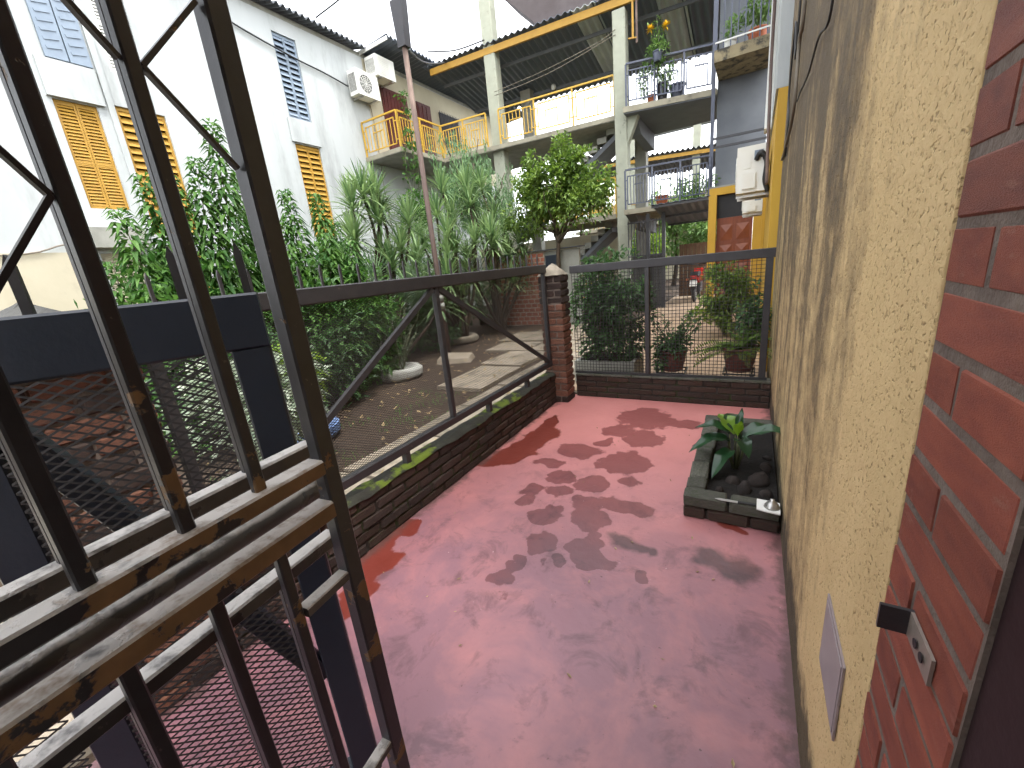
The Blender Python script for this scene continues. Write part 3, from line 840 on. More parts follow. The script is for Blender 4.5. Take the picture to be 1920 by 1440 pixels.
def rock_mesh(seed):
    mb = MB(); n, m_ = 10, 6
    for i in range(m_+1):
        th = PI*i/m_
        for k in range(n):
            an = 2*PI*k/n
            p = Vector((math.sin(th)*math.cos(an), math.sin(th)*math.sin(an), math.cos(th)))
            p *= .5*(1 + .35*noise.noise(p*1.3 + Vector((seed*7.1, 0, 0))))
            mb.v.append(tuple(p))
    for i in range(m_):
        for k in range(n):
            a = i*n+k; b_ = i*n+(k+1) % n
            mb.f.append((a, a+n, b_+n, b_))
    me = bpy.data.meshes.new('stone'); me.from_pydata(mb.v, [], mb.f); me.materials.append(M['stone'])
    me.polygons.foreach_set('use_smooth', [True]*len(me.polygons))
    return me
ROCK = [rock_mesh(i) for i in range(4)]
for (x, y, s) in ((.02,2.52,.13),(.10,2.66,.15),(-.05,2.60,.10),(.13,2.50,.09),(-.11,2.47,.07),(.13,2.85,.10),(.15,3.0,.07)):
    tag(put('stone', RND.choice(ROCK), (x, y, .075), None, (RND.uniform(0,3), RND.uniform(0,3), RND.uniform(0,3)), (s, s*.8, s*.6)),
        'brown stone lying on the soil in the brick planter', 'stone', 'stones in the planter')

# broad-leaved plant in the planter
def broad_leaf(mb, p, d, L, Wd, droop):
    """large ovate leaf with a grid surface and a raised midrib fold"""
    p = Vector(p); d = Vector(d).normalized(); sd = d.cross(Vector((0,0,1))).normalized(); up = sd.cross(d)
    n, m_ = 9, 6; b0 = len(mb.v)
    for i in range(n+1):
        t = i/n
        w_ = Wd * .5 * (math.sin(PI*min(1, t**.75))**.8) if 0 < i < n else .002
        c = p + d*(L*t) - Vector((0,0,1))*(droop*L*t*t) + up*(.05*L*math.sin(PI*t))
        for k in range(m_+1):
            u = k/m_*2-1
            mb.v.append(tuple(c + sd*(w_*u) + up*(abs(u)*w_*.35 + .008*math.sin(t*14)*abs(u))))
    for i in range(n):
        for k in range(m_):
            a = b0 + i*(m_+1)+k
            mb.f.append((a, a+1, a+m_+2, a+m_+1))
pp = empty('broad_leaved_plant', (-.03, 2.78, .08), 'glossy broad-leaved plant growing in the brick planter', 'plant')
mb = MB(); ms = MB()
c0 = Vector((-.04, 2.80, .08))
for (dx, dy, dz, L, Wd, dr, zz) in ((-.75,-.35,.25,.27,.13,.55,.26),(.9,.05,.45,.33,.14,.35,.28),(-.2,.75,.6,.26,.12,.4,.30),(-.95,.25,.2,.24,.12,.6,.24),(.25,-.55,.35,.18,.10,.8,.27),(-.45,-.75,.1,.2,.10,.8,.20),(.1,.35,1.0,.19,.05,.1,.30),(.75,.55,.5,.26,.12,.3,.27),(.45,.9,.35,.22,.11,.5,.25),(-.85,-.05,.55,.25,.13,.45,.30)):
    q = c0 + Vector((dx*.05, dy*.05, zz - .08 + .02))
    ms.tube([c0 + Vector((dx*.015, dy*.015, 0)), (c0+q)/2 + Vector((dx*.02, dy*.02, 0)), q], [.007,.005,.004], 6)
    broad_leaf(mb, q, (dx, dy, dz), L, Wd, dr)
ms.build('stem', M['branch_green'], pp, smooth=True)
mb.build('foliage', M['lf_gloss'], pp, smooth=True)
mb = MB()
for (dx, dy, dz, L, Wd, dr, zz) in ((-.35,.45,.55,.24,.12,.35,.29),(.1,-.3,.9,.16,.06,.2,.3)):
    q = c0 + Vector((dx*.05, dy*.05, zz))
    broad_leaf(mb, q - Vector((0,0,.06)), (dx, dy, dz), L, Wd, dr)
mb.build('young_leaf', M['lf_lime'], pp, smooth=True)

# knife and the tile with the metal cap on the planter edge
kn = empty('knife', (-.0, 2.27, .15), 'table knife with black handle lying on the front edge of the planter', 'knife')
MB().prism([(-.125,2.262),(-.10,2.252),(-.01,2.250),(-.01,2.272),(-.10,2.272)], 'z', .1465, .1485).build('blade', M['metal'], kn)
MB().bar((-.01,2.261,.1505),(.075,2.264,.1505), .020, .009, bev=.003).build('handle', M['rubber'], kn)
tc = empty('white_tile', (.125, 2.27, .15), 'broken white tile lying on the planter corner by the wall', 'tile')
MB().prism([(.078,2.222),(.118,2.212),(.184,2.205),(.186,2.315),(.080,2.325)], 'z', .147, .154).build('body', M['white_paint'], tc)
mc = empty('metal_funnel', (.148, 2.262, .155), 'small conical metal funnel upside down on the broken white tile', 'funnel')
MB().lathe([(.038,0),(.036,.008),(.024,.026),(.012,.036),(.011,.044),(.006,.046)], (.148,2.262,.1545), 24).build('dome', M['metal'], mc, smooth=True)

# ---------------------------------------------------------------- fences
def diamond(mb, P, nrm, length, z0, z1, cw, ch, w, th):
    """expanded metal: zigzag strands; P(s) gives the 2d point at s"""
    rows = int((z1-z0)/ch)
    nseg = int(length/(cw/2))
    for r in range(rows+1):
        zc = z0 + r*ch
        b0 = len(mb.v)
        for i in range(nseg+1):
            s = i*cw/2
            up = (i + r) % 2
            z = zc + (ch*.5 if up else -ch*.5) * .96
            z = max(z0, min(z1, z))
            x, y = P(s)
            mb.v.extend([(x + nrm[0]*th, y + nrm[1]*th, z - w*.5), (x - nrm[0]*th, y - nrm[1]*th, z - w*.1), (x + nrm[0]*th*.6, y + nrm[1]*th*.6, z + w*.6)])
        for i in range(nseg):
            a = b0 + 3*i
            for k in range(3):
                k2 = (k+1) % 3
                mb.f.append((a+k, a+k2, a+3+k2, a+3+k))

FX = -1.90
lf = empty('mesh_fence', (FX, 2.2, .35), 'long dark steel fence with diamond mesh on the mossy low wall at left', 'fence')
MB().bar((FX,.56,1.472),(FX,3.985,1.472), .05, .082, bev=.006).build('top_rail', M['fence_steel'], lf)
MB().bar((FX,.56,.455),(FX,3.985,.455), .045, .055, bev=.005).build('bottom_rail', M['fence_steel'], lf)
for y in (.60, 2.222, 3.955):
    MB().bar((FX,y,.482),(FX,y,1.431), .04, .04, bev=.004).build('post', M['fence_steel'], lf)
for a, b_ in (((FX+.004,2.19,1.425),(FX+.004,.63,.487)), ((FX+.004,2.25,1.425),(FX+.004,3.93,.487))):
    MB().bar(a, b_, .028, .034).build('brace', M['fence_steel'], lf)
spk = MB().prism([(-.006,0),(.006,0),(.006,.085),(0,.105),(-.006,.085)], 'x', -.005, .005)
spk_me = bpy.data.meshes.new('spike'); spk_me.from_pydata(spk.v, [], spk.f); spk_me.materials.append(M['fence_steel'])
y = .66
while y < 3.94:
    put('spike', spk_me, (FX, y, 1.512), lf); y += .118
for a, b_ in ((.62, 2.20), (2.245, 3.935)):
    mb = MB(); diamond(mb, lambda s: (FX-.012, a+s), (1,0), b_-a, .486, 1.43, .030, .0078, .0034, .0016)
    mb.build('diamond_mesh', M['wire'], lf, kind='stuff')
for y in (1.0, 1.7, 2.7, 3.4):
    MB().box(FX-.02, FX+.02, y-.02, y+.02, .335, .43).build('foot', M['fence_steel'], lf)

FY = 4.30
ff = empty('mesh_fence', (-.8, FY, .27), 'grey steel fence with square wire mesh at the far end of the courtyard', 'fence')
MB().bar((-1.735,FY,1.43),(.155,FY,1.415), .045, .08, bev=.005).build('top_rail', M['fence_steel'], ff)
MB().bar((-1.735,FY,.282),(.155,FY,.282), .03, .022).build('bottom_rail', M['fence_steel'], ff)
MB().bar((-.92,FY,.294),(-.92,FY,1.385), .045, .05, bev=.004).build('post', M['fence_steel'], ff)
MB().bar((.115,FY,.294),(.115,FY,1.378), .055, .05, bev=.004).build('post', M['fence_steel'], ff)
for x0, x1 in ((-1.73,-.945),(-.895,.088)):
    mb = MB()
    n = int((x1-x0)/.034)
    for i in range(n+1):
        x = x0 + (x1-x0)*i/n
        mb.bar((x,FY+.016,.293),(x,FY+.016,1.39), .0046)
    for j in range(33):
        z = .302 + j*.034
        mb.bar((x0,FY+.020,z),(x1,FY+.020,z), .0046)
    mb.build('square_mesh', M['wire'], ff, kind='stuff')
MB().bar((-.06,FY+.04,1.395),(.09,FY+.04,1.395), .01).build('catch', M['steel'], ff)

# ---------------------------------------------------------------- open security grille, two leaves folded together
GD = Vector((-.1096, .994, 0)).normalized()
GN = Vector((.994, .1096, 0)).normalized()
def leafpt(P0):
    return lambda s, z, o=0.0: Vector((P0[0], P0[1], 0)) + GD*s + GN*o + Vector((0, 0, z))
F = leafpt((-.56, .352)); Bk = leafpt((-.642, .345))
S0 = -.92
gl = empty('grille_gate_leaf', F(S0, 0), 'black barred gate leaf in front with paint flaking to ochre on its rails', 'gate')
MB().bar(F(-.015,.03), F(-.015,2.1), .024, .030, up=tuple(GD), bev=.003).build('stile', M['gate_bar'], gl)
MB().bar(F(S0,.03), F(S0,2.1), .034, .030, up=tuple(GD), bev=.003).build('stile', M['gate_bar'], gl)
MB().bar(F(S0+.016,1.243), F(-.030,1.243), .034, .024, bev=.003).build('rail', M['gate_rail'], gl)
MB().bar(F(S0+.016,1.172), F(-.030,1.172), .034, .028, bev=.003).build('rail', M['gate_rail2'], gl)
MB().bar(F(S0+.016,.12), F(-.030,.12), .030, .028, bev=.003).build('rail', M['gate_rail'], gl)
MB().bar(F(S0+.016,2.08), F(-.030,2.08), .030, .030, bev=.003).build('rail', M['gate_bar'], gl)
bars = [-.119 - .0868*i for i in range(10)]
for s in bars:
    if s < S0 + .03: continue
    MB().bar(F(s,1.255), F(s,2.066), .013, .015, up=tuple(GD), bev=.002).build('bar', M['gate_bar'], gl)
    MB().bar(F(s,.134), F(s,1.158), .013, .015, up=tuple(GD), bev=.002).build('bar', M['gate_bar'], gl)
for z in (1.046, .660, .40):
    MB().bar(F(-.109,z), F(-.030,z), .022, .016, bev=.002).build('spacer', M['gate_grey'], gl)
for s0, z0, s1, z1 in ((-.109,1.735,-.034,1.822),(-.109,1.735,-.034,1.652),(-.215,1.602,-.284,1.71),(-.215,1.602,-.284,1.505),(-.128,1.735,-.196,1.82),(-.302,1.735,-.37,1.66),(-.302,1.735,-.37,1.82)):
    MB().bar(F(s0,z0), F(s1,z1), .005, .007, up=tuple(GN)).build('brace', M['gate_bar'], gl)

gb = empty('grille_gate_leaf', Bk(S0, 0), 'second barred gate leaf folded behind the ochre-chipped one', 'gate')
MB().bar(Bk(.036,.03), Bk(.036,2.1), .022, .022, up=tuple(GD), bev=.003).build('stile', M['steel'], gb)
MB().bar(Bk(S0,.03), Bk(S0,2.1), .030, .028, up=tuple(GD), bev=.003).build('stile', M['steel'], gb)
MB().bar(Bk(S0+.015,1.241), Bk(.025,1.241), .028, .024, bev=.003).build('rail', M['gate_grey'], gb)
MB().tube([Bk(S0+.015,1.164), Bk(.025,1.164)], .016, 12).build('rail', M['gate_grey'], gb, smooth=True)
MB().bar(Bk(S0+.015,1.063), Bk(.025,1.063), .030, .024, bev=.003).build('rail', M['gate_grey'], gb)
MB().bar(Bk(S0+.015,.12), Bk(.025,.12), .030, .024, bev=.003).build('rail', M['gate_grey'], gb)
MB().bar(Bk(S0+.015,2.08), Bk(.025,2.08), .030, .028, bev=.003).build('rail', M['steel'], gb)
for s in bars:
    s = s*1.14 + .053
    if s < S0 + .04: continue
    MB().bar(Bk(s,1.253), Bk(s,2.066), .011, .013, up=tuple(GD), bev=.002).build('bar', M['steel'], gb)
    MB().bar(Bk(s,.132), Bk(s,1.051), .011, .013, up=tuple(GD), bev=.002).build('bar', M['steel'], gb)

# ---------------------------------------------------------------- mesh gate leaf standing open behind the grille
MD = Vector((.53, .848, 0)).normalized(); MN = Vector((.848, -.53, 0)).normalized()
Q = lambda s, z, o=0.0: Vector((-.924, .5, 0)) + MD*s + MN*o + Vector((0, 0, z))
mg = empty('mesh_gate_leaf', Q(-1.0, 0), 'open blue-black gate leaf with deep top beam and diamond mesh behind the bars', 'gate')
MB().bar(Q(-1.0,1.449,-.02), Q(0,1.449,-.02), .05, .118, bev=.005).build('top_beam', M['steel_blue'], mg)
MB().bar(Q(-.94,.08,-.02), Q(-.075,.08,-.02), .045, .06, bev=.004).build('bottom_rail', M['steel_blue'], mg)
MB().bar(Q(-.0375,.05,-.02), Q(-.0375,1.389,-.02), .075, .045, up=tuple(MN), bev=.004).build('stile', M['steel_blue'], mg) if False else MB().bar(Q(-.0375,.05,-.02), Q(-.0375,1.389,-.02), .045, .075, up=tuple(MD), bev=.004).build('stile', M['steel_blue'], mg)
MB().bar(Q(-.50,.112,-.02), Q(-.50,1.389,-.02), .045, .075, up=tuple(MD), bev=.004).build('stile', M['steel_blue'], mg)
MB().bar(Q(-.97,.05,-.02), Q(-.97,1.389,-.02), .045, .06, up=tuple(MD), bev=.004).build('stile', M['steel_blue'], mg)
MB().bar(Q(-.46,1.33,-.024), Q(-.075,.46,-.024), .034, .05, up=tuple(MD), bev=.004).build('brace', M['steel_blue'], mg)
for s in (-.016, -.130, -.244, -.358, -.472, -.586, -.70):
    o = put('spike', spk_me, Q(s, 1.5075, -.02), mg, (0, 0, math.atan2(MD.y, MD.x) - PI/2), (1.2, 1.2, 1))
for a, b_ in ((-.462, -.077), (-.938, -.54)):
    mb = MB(); diamond(mb, lambda s: tuple((Q(a, 0) + MD*s + MN*.006)[:2]), (MN.x, MN.y), b_-a, .112, 1.388, .036, .0095, .0042, .0018)
    mb.build('diamond_mesh', M['wire'], mg, kind='stuff')
# ---------------------------------------------------------------- plants
def rvec(r=RND):
    while True:
        v = Vector((r.uniform(-1,1), r.uniform(-1,1), r.uniform(-1,1)))
        if .05 < v.length < 1: return v.normalized()

def bush(mb, c, rad, n, L, Wd, seed=0, freq=2.2, thr=-.12, shell=.35, droop=.25, upb=.15, fold=.25):
    """leaves spread through a lumpy volume with gaps between the clumps"""
    r = random.Random(seed); c = Vector(c); k = 0; tries = 0
    while k < n and tries < n*12:
        tries += 1
        d = rvec(r); t = r.random()**shell
        lump = 1 + .28*noise.noise(d*2.1 + Vector((seed*3.3, 0, 0)))
        q = Vector((d.x*rad[0], d.y*rad[1], d.z*rad[2])) * (t*lump)
        p = c + q
        if p.z < .02: continue
        if noise.noise(p*freq + Vector((seed, seed*.7, 0))) < thr: continue
        dd = (d*.8 + rvec(r)*.9 + Vector((0,0,upb))).normalized()
        mb.leaf(p, dd, L*r.uniform(.65,1.25), Wd*r.uniform(.7,1.2), up=(Vector((0,0,1)) + rvec(r)*.5), fold=fold, droop=droop)
        k += 1

def limb(mb, a, b_, r0, r1, bend=.08, n=5, seed=0, sides=7):
    r = random.Random(seed); a = Vector(a); b_ = Vector(b_); L = (b_-a).length
    o1 = rvec(r)*bend*L
    pts = [a.lerp(b_, i/n) + o1*math.sin(PI*i/n) + rvec(r)*(bend*.18*L if 0 < i < n else 0) for i in range(n+1)]
    mb.tube(pts, [r0 + (r1-r0)*i/n for i in range(n+1)], sides)
    return pts

# tall leafy shrubs in front of the white building
def plume(ml, mt, base, top, seed, L=.145):
    r = random.Random(seed)
    base = Vector(base); top = Vector(top); H = (top-base).length
    pts = [base.lerp(top, i/10) + Vector((.05*math.sin(i*.5+seed), .05*math.cos(i*.4+seed), 0))*(i/10) for i in range(11)]
    mt.tube(pts, [.014 - .0012*i for i in range(11)], 5)
    n = int(H/.0062)
    for i in range(n):
        t = .22 + .78*i/n
        k = min(9, int(t*10)); p = pts[k].lerp(pts[k+1], t*10-k)
        an = i*2.399 + seed
        w_ = (1-t)**.5*.9 + .3
        d = Vector((math.cos(an), math.sin(an), .55 if t > .9 else .1))
        l = L*r.uniform(.8,1.25)*(.55+.6*w_)
        # small side twig with a leaf that hangs at its end
        reach = .02 + .26*(1-t)*r.random()
        q = p + Vector((math.cos(an), math.sin(an), .25))*reach
        ml.leaf(q, d + rvec(r)*.3, l, l*.36, fold=.2, droop=.55 + .3*r.random())
SH = {'a': [(-5.2,2.74,3.34),(-5.35,2.33,2.80),(-5.1,2.10,2.35),(-5.2,2.5,2.95),(-5.5,3.1,2.95)],
      'b': [(-5.2,2.02,2.72),(-5.0,1.76,2.38),(-5.3,1.62,1.95),(-5.1,1.9,2.0)],
      'c': [(-5.2,3.53,2.74),(-5.1,3.35,2.35),(-5.3,3.02,2.45),(-5.0,3.75,2.2)],
      'd': [(-5.2,3.99,2.75),(-5.35,4.26,2.42),(-5.0,4.1,2.1)]}
SHL = {'a': 'tallest plume-like green shrub rising against the white wall behind the gate bars',
       'b': 'lower plume-like green shrub beside the fine-slatted yellow shutter',
       'c': 'bushy green shrub just right of the thick gate stile',
       'd': 'slender green shrub in front of the narrow yellow shutter'}
for k, tops in SH.items():
    c = sum((Vector(t) for t in tops), Vector())/len(tops)
    sh = empty('tall_shrub', (c.x, c.y, 0), SHL[k], 'shrub', 'tall shrubs in front of the white building')
    ml, mt = MB(), MB()
    for i, t in enumerate(tops):
        plume(ml, mt, (c.x + (t[0]-c.x)*.4, c.y + (t[1]-c.y)*.45, 0), t, ord(k)+i*1.7)
    bush(ml, (c.x, c.y, .95), (.70,.70,1.0), 2600, .14, .055, ord(k), 2.2, -.1, .4)
    mt.build('stem', M['bark'], sh, smooth=True)
    ml.build('foliage', M['lf_shrub'], sh)

# darker undergrowth behind the fence
for i, (x, y, rx, ry, rz, n, lab, mat) in enumerate((
        (-4.5,2.0,.55,.6,.75,1700,'dark bushy undergrowth behind the mesh at the foot of the tallest shrub','lf_dark'),
        (-4.75,3.2,.5,.65,.85,1900,'dense dark bush behind the fence mesh left of the long brace','lf_dark'),
        (-5.6,4.6,.6,.8,.8,1900,'dark rounded bush between the white tyre and the white building','lf_dark'),
        (-6.6,6.2,.7,.9,.8,1700,'shaded bush behind the rusty pole','lf_dark'),
        (-7.6,4.4,.8,1.3,1.25,2200,'tall dark bush close to the white wall behind the narrow yellow shutter plant','lf_dark'),
        (-8.0,6.6,.9,1.4,1.35,2400,'tall dark bush close to the white wall left of the rusty pole','lf_dark'),
        (-8.2,9.2,.9,1.4,1.5,2400,'tall dark bush below the yellow balcony','lf_dark'),
        (-5.9,6.7,.55,.6,.6,1300,'shaded low bush between the white tyre and the canes','lf_dark'),
        (-6.4,10.2,.7,.8,.9,1500,'shaded bush beside the orange brick wall','lf_dark'),
        (-6.9,8.4,.8,1.0,1.0,1700,'shaded bush under the strap-leaved clump beyond the pole','lf_dark'))):
    b = empty('bush', (x, y, 0), lab, 'bush', 'dark bushes behind the left fence')
    mb, mt = MB(), MB()
    bush(mb, (x, y, rz*.85), (rx, ry, rz), n, .12, .055, 50+i, 2.4, -.15, .4)
    for q in range(5):
        limb(mt, (x, y, 0), (x + RND.uniform(-rx,rx)*.6, y + RND.uniform(-ry,ry)*.6, rz*1.2), .018, .006, seed=q+i)
    mt.build('stem', M['bark'], b, smooth=True); mb.build('foliage', M[mat], b)
b = empty('pale_leaved_plant', (-3.25, 1.55, 0), 'pale variegated leafy plant seen through the mesh gate', 'plant')
mb = MB(); mt = MB()
bush(mb, (-3.25,1.55,.75), (.45,.5,.6), 1100, .11, .05, 71, 2.6, -.1, .45)
for q in range(6): limb(mt, (-3.25,1.55,0), (-3.25+RND.uniform(-.3,.3), 1.55+RND.uniform(-.3,.3), 1.0), .012, .004, seed=q)
mt.build('stem', M['branch_green'], b, smooth=True); mb.build('foliage', M['lf_pale'], b)
b = empty('bright_bush', (-3.35, 1.95, 0), 'bright yellow-green bush low behind the mesh beside the gate stile', 'bush')
mb = MB(); bush(mb, (-3.35,1.95,.75), (.2,.22,.35), 420, .10, .045, 77, 2.6, -.1, .45); mb.build('foliage', M['lf_bright'], b)

# strap-leaved clumps on bare canes
def rosette(ml, c, R_, n, seed, tilt=Vector((0,0,1))):
    r = random.Random(seed)
    for i in range(n):
        an = i*2.399 + r.random()*.4
        t = i/n
        el = math.radians(78 - 95*t + r.uniform(-12,12))
        d = Vector((math.cos(an)*math.cos(el), math.sin(an)*math.cos(el), math.sin(el))) + tilt*.2
        ml.strap(Vector(c) + d.normalized()*.02 - Vector((0,0,.16*t)), d, R_*r.uniform(.8,1.15), .036*r.uniform(.8,1.2), droop=.14 + .38*t, n=5)
DR = {'left': ((-5.75,5.3), [(-6,5.21,2.85,.55),(-6,5.5,3.03,.6),(-6,5.79,3.06,.62),(-6.1,5.93,2.80,.58),(-5.8,5.56,2.60,.55),(-5.6,6.1,2.55,.6),(-5.8,4.95,2.3,.5),(-5.5,5.7,2.1,.5)]),
      'mid': ((-5.7,7.4), [(-6,7.96,2.74,.6),(-6,7.44,2.84,.55),(-6.2,8.01,3.40,.6),(-5.9,8.59,3.11,.6),(-5.6,7.2,2.35,.55),(-5.4,7.9,2.2,.55),(-5.5,7.0,1.95,.5)]),
      'right': ((-5.6,8.9), [(-6.1,8.81,3.54,.6),(-6.1,9.5,3.62,.6),(-5.9,9.64,2.89,.55),(-5.6,9.6,2.5,.6),(-5.7,8.84,2.49,.6),(-5.3,8.6,2.15,.55),(-5.4,9.3,1.95,.5)])}
DRL = {'left': 'spiky strap-leaved clump left of the rusty pole', 'mid': 'spiky strap-leaved clump just right of the rusty pole', 'right': 'spiky strap-leaved clump nearest the orange brick wall'}
for k, (b0, heads) in DR.items():
    o = empty('strap_leaved_clump', (b0[0], b0[1], 0), DRL[k], 'plant', 'strap-leaved clumps beside the pole')
    ms = MB(); ml = MB()
    rr_ = random.Random(len(k)*3)
    extra = [(b0[0]+rr_.uniform(-.8,.6), b0[1]+rr_.uniform(-.9,.9), rr_.uniform(.9,2.5), rr_.uniform(.5,.65)) for _ in range(10)]
    for i, (x, y, z, R_) in enumerate(heads + extra):
        limb(ms, (b0[0] + RND.uniform(-.12,.12), b0[1] + RND.uniform(-.15,.15), 0), (x, y, z-.1), .04, .022, .06, 6, seed=i+len(k), sides=7)
        rosette(ml, (x, y, z), R_*1.05, 78, i*5+len(k))
    ms.build('cane', M['bark'], o, smooth=True)
    ml.build('foliage', M['lf_drac'], o)
# fan-leaved palm low in the clump
fp = empty('fan_palm', (-5.3, 5.0, 0), 'low fan palm with stiff grey-green fans behind the fence', 'palm')
ml, ms = MB(), MB()
for i, (x, y, z) in enumerate(((-5.5,4.33,2.1),(-5.4,4.88,1.85),(-5.3,5.6,1.7),(-5.1,4.6,1.45),(-5.2,5.25,1.45),(-5.4,5.9,1.3))):
    limb(ms, (-5.3, 5.0, .2), (x, y, z-.25), .012, .007, .1, 5, seed=i)
    ax = Vector((x+5.3, y-5.0, 1.2)).normalized(); sd = ax.cross(Vector((1,0,0))).normalized()
    for q in range(26):
        an = math.radians(-120 + 240*q/25)
        d = ax*math.cos(an) + sd*math.sin(an) + Vector((.12,0,0))
        ml.strap((x, y, z-.25), d, .52*(.85+.15*math.cos(an)), .032, droop=.06, n=3)
ms.build('stem', M['branch_green'], fp, smooth=True); ml.build('foliage', M['lf_fan'], fp)

# drooping-leaved tree by the balcony
wt = empty('drooping_tree', (-6.9, 10.0, 0), 'loose tree with hanging narrow leaves below the yellow balcony railing', 'tree')
ms, ml = MB(), MB()
tr = limb(ms, (-6.9,10.0,0), (-6.85,10.0,2.6), .10, .07, .03, 6, 3, 9)
for i, (x, y, z) in enumerate(((-6.9,9.2,4.85),(-6.8,10.7,5.05),(-6.6,10.0,4.3),(-7.0,9.6,4.3),(-6.4,11.3,4.2),(-6.6,12.0,3.6),(-6.5,9.0,3.7),(-6.4,10.6,3.5))):
    p = limb(ms, (-6.85,10.0,2.3+.05*i), (x,y,z), .045, .01, .12, 6, 20+i)
    for q in range(60):
        a = Vector(p[3].lerp(p[6], RND.random())) + rvec()*.42
        L_ = RND.uniform(.25,.6)
        for w_ in range(13):
            t = w_/13
            e = a + Vector((RND.uniform(-.03,.03), RND.uniform(-.03,.03), -L_*t))
            ml.leaf(e, Vector((RND.uniform(-.8,.8), RND.uniform(-.8,.8), -.7)), .12, .026, fold=.1, droop=.35)
ms.build('trunk', M['bark'], wt, smooth=True); ml.build('crown', M['lf_willow'], wt)

# round citrus tree in front of the stairs
ct = empty('citrus_tree', (-4.15, 9.45, 0), 'round dense citrus-like tree in front of the concrete stairs', 'tree')
ms, ml = MB(), MB()
limb(ms, (-4.25,9.5,0), (-4.1,9.5,2.3), .06, .045, .03, 6, 5, 9)
for i in range(16):
    d = rvec(); d.z = abs(d.z)*.8 + .1
    e = Vector((-4.0,9.5,2.9)) + Vector((d.x*1.0, d.y*.9, d.z*.9 - .25))
    limb(ms, (-4.1,9.5,1.95+.05*(i % 6)), e, .026, .007, .12, 5, 40+i, 6)
bush(ml, (-4.05,9.5,3.15), (1.02,.9,.72), 4200, .13, .062, 91, 1.9, .0, .5)
bush(ml, (-4.75,9.5,3.2), (.48,.5,.42), 800, .13, .062, 191, 2.3, .0, .5)
bush(ml, (-3.15,9.4,3.05), (.5,.5,.45), 850, .13, .062, 192, 2.3, .0, .5)
bush(ml, (-4.3,9.3,3.7), (.45,.45,.32), 600, .13, .062, 193, 2.3, .0, .5)
bush(ml, (-3.4,9.5,3.6), (.4,.4,.3), 480, .13, .062, 194, 2.3, .0, .5)
bush(ml, (-5.1,9.5,2.75), (.35,.4,.35), 420, .13, .062, 195, 2.3, .0, .5)
bush(ml, (-3.55,9.4,2.75), (.75,.7,.55), 1500, .12, .06, 92, 2.3, -.05, .5)
bush(ml, (-3.85,9.5,3.9), (.28,.28,.42), 420, .12, .05, 93, 2.3, -.3, .5)
bush(ml, (-4.7,9.5,2.55), (.5,.5,.45), 700, .12, .06, 94, 2.3, -.05, .5)
ms.build('trunk', M['bark'], ct, smooth=True); ml.build('crown', M['lf_citrus'], ct)

# climbing vine on the balcony corner
vn = empty('climbing_vine', (-9.25, 10.5, 0), 'thin climbing vine reaching up the yellow balcony corner', 'vine')
ms, ml = MB(), MB()
for q in range(4):
    pts = [Vector((-9.1+.1*math.sin(i*.8+q), 10.35 + .12*math.cos(i*.7+q*2)+q*.12, 2.4 + i*.42)) for i in range(11 if q < 2 else 8)]
    ms.tube(pts, .008, 5)
    for p in pts:
        for w_ in range(16):
            ml.leaf(p + rvec()*.14, rvec() - Vector((0,0,.4)), .11, .08, fold=.12, droop=.2)
bush(ml, (-8.8,9.9,3.4), (.45,.5,.6), 700, .14, .09, 97, 2.4, -.05, .5)
ms.build('stem', M['branch_green'], vn, smooth=True); ml.build('foliage', M['lf_shrub'], vn)

# ---------------------------------------------------------------- tyres used as planters, rusty pole
def tyre(c, R_, h, mat, label, rot=0):
    o = empty('tyre_planter', c, label, 'tyre', 'old tyres in the garden')
    prof = [(R_*.66,.0),(R_*.9,.005),(R_*.98,h*.25),(R_,h*.5),(R_*.98,h*.78),(R_*.9,h),(R_*.7,h*.96),(R_*.62,h*.8)]
    MB().lathe(prof, c, 40).build('carcass', mat, o, smooth=True)
    lug = MB().prism([(-.014,-.5),(.014,-.42),(.014,.5),(-.014,.42)], 'x', -.006, .006)
    me = bpy.data.meshes.new('tread_lug'); me.from_pydata(lug.v, [], lug.f); me.materials.append(mat)
    for k in range(44):
        an = 2*PI*k/44
        put('tread_lug', me, (c[0] + (R_+.001)*math.cos(an), c[1] + (R_+.001)*math.sin(an), c[2] + h*.52), o, (0, 0, an), (1.6, 1, h*.5))
    MB().lathe([(R_*.64,h*.7),(R_*.3,h*.78)], c, 24).build('soil', M['soil'], o)
    return o
tyre((-4.85,4.55,-.01), .34, .19, M['tyre_white'], 'white painted tyre planter with spiky stems on the bare earth')
tyre((-3.98,2.33,-.01), .29, .18, M['tyre_blue'], 'blue painted tyre planter half hidden by the gate stile')
tyre((-5.75,7.45,-.01), .36, .17, M['cap'], 'dull brown tyre ring round the canes beyond the rusty pole')
sp = empty('spiky_plant', (-4.85,4.55,.1), 'upright leafy stems growing out of the white tyre', 'plant')
ms, ml = MB(), MB()
for i in range(11):
    a = Vector((-4.85 + RND.uniform(-.13,.13), 4.55 + RND.uniform(-.15,.15), .1))
    e = a + Vector((RND.uniform(-.28,.28), RND.uniform(-.28,.28), RND.uniform(.45,1.0)))
    p = limb(ms, a, e, .012, .006, .06, 6, 60+i, 5)
    for q in range(70):
        t = RND.uniform(0, 5.99); k = int(t)
        ml.leaf(p[k].lerp(p[k+1], t-k), rvec() + Vector((0,0,.5)), .045, .02, fold=.1)
ms.build('stem', M['branch_green'], sp, smooth=True); ml.build('foliage', M['lf_pale'], sp)
sp = empty('spiky_plant', (-3.98,2.33,.1), 'dark leafy plant growing out of the blue tyre', 'plant')
ml = MB(); bush(ml, (-4.0,2.35,.42), (.2,.2,.3), 220, .10, .035, 66, 2.4, -.2, .5); ml.build('foliage', M['lf_dark'], sp)

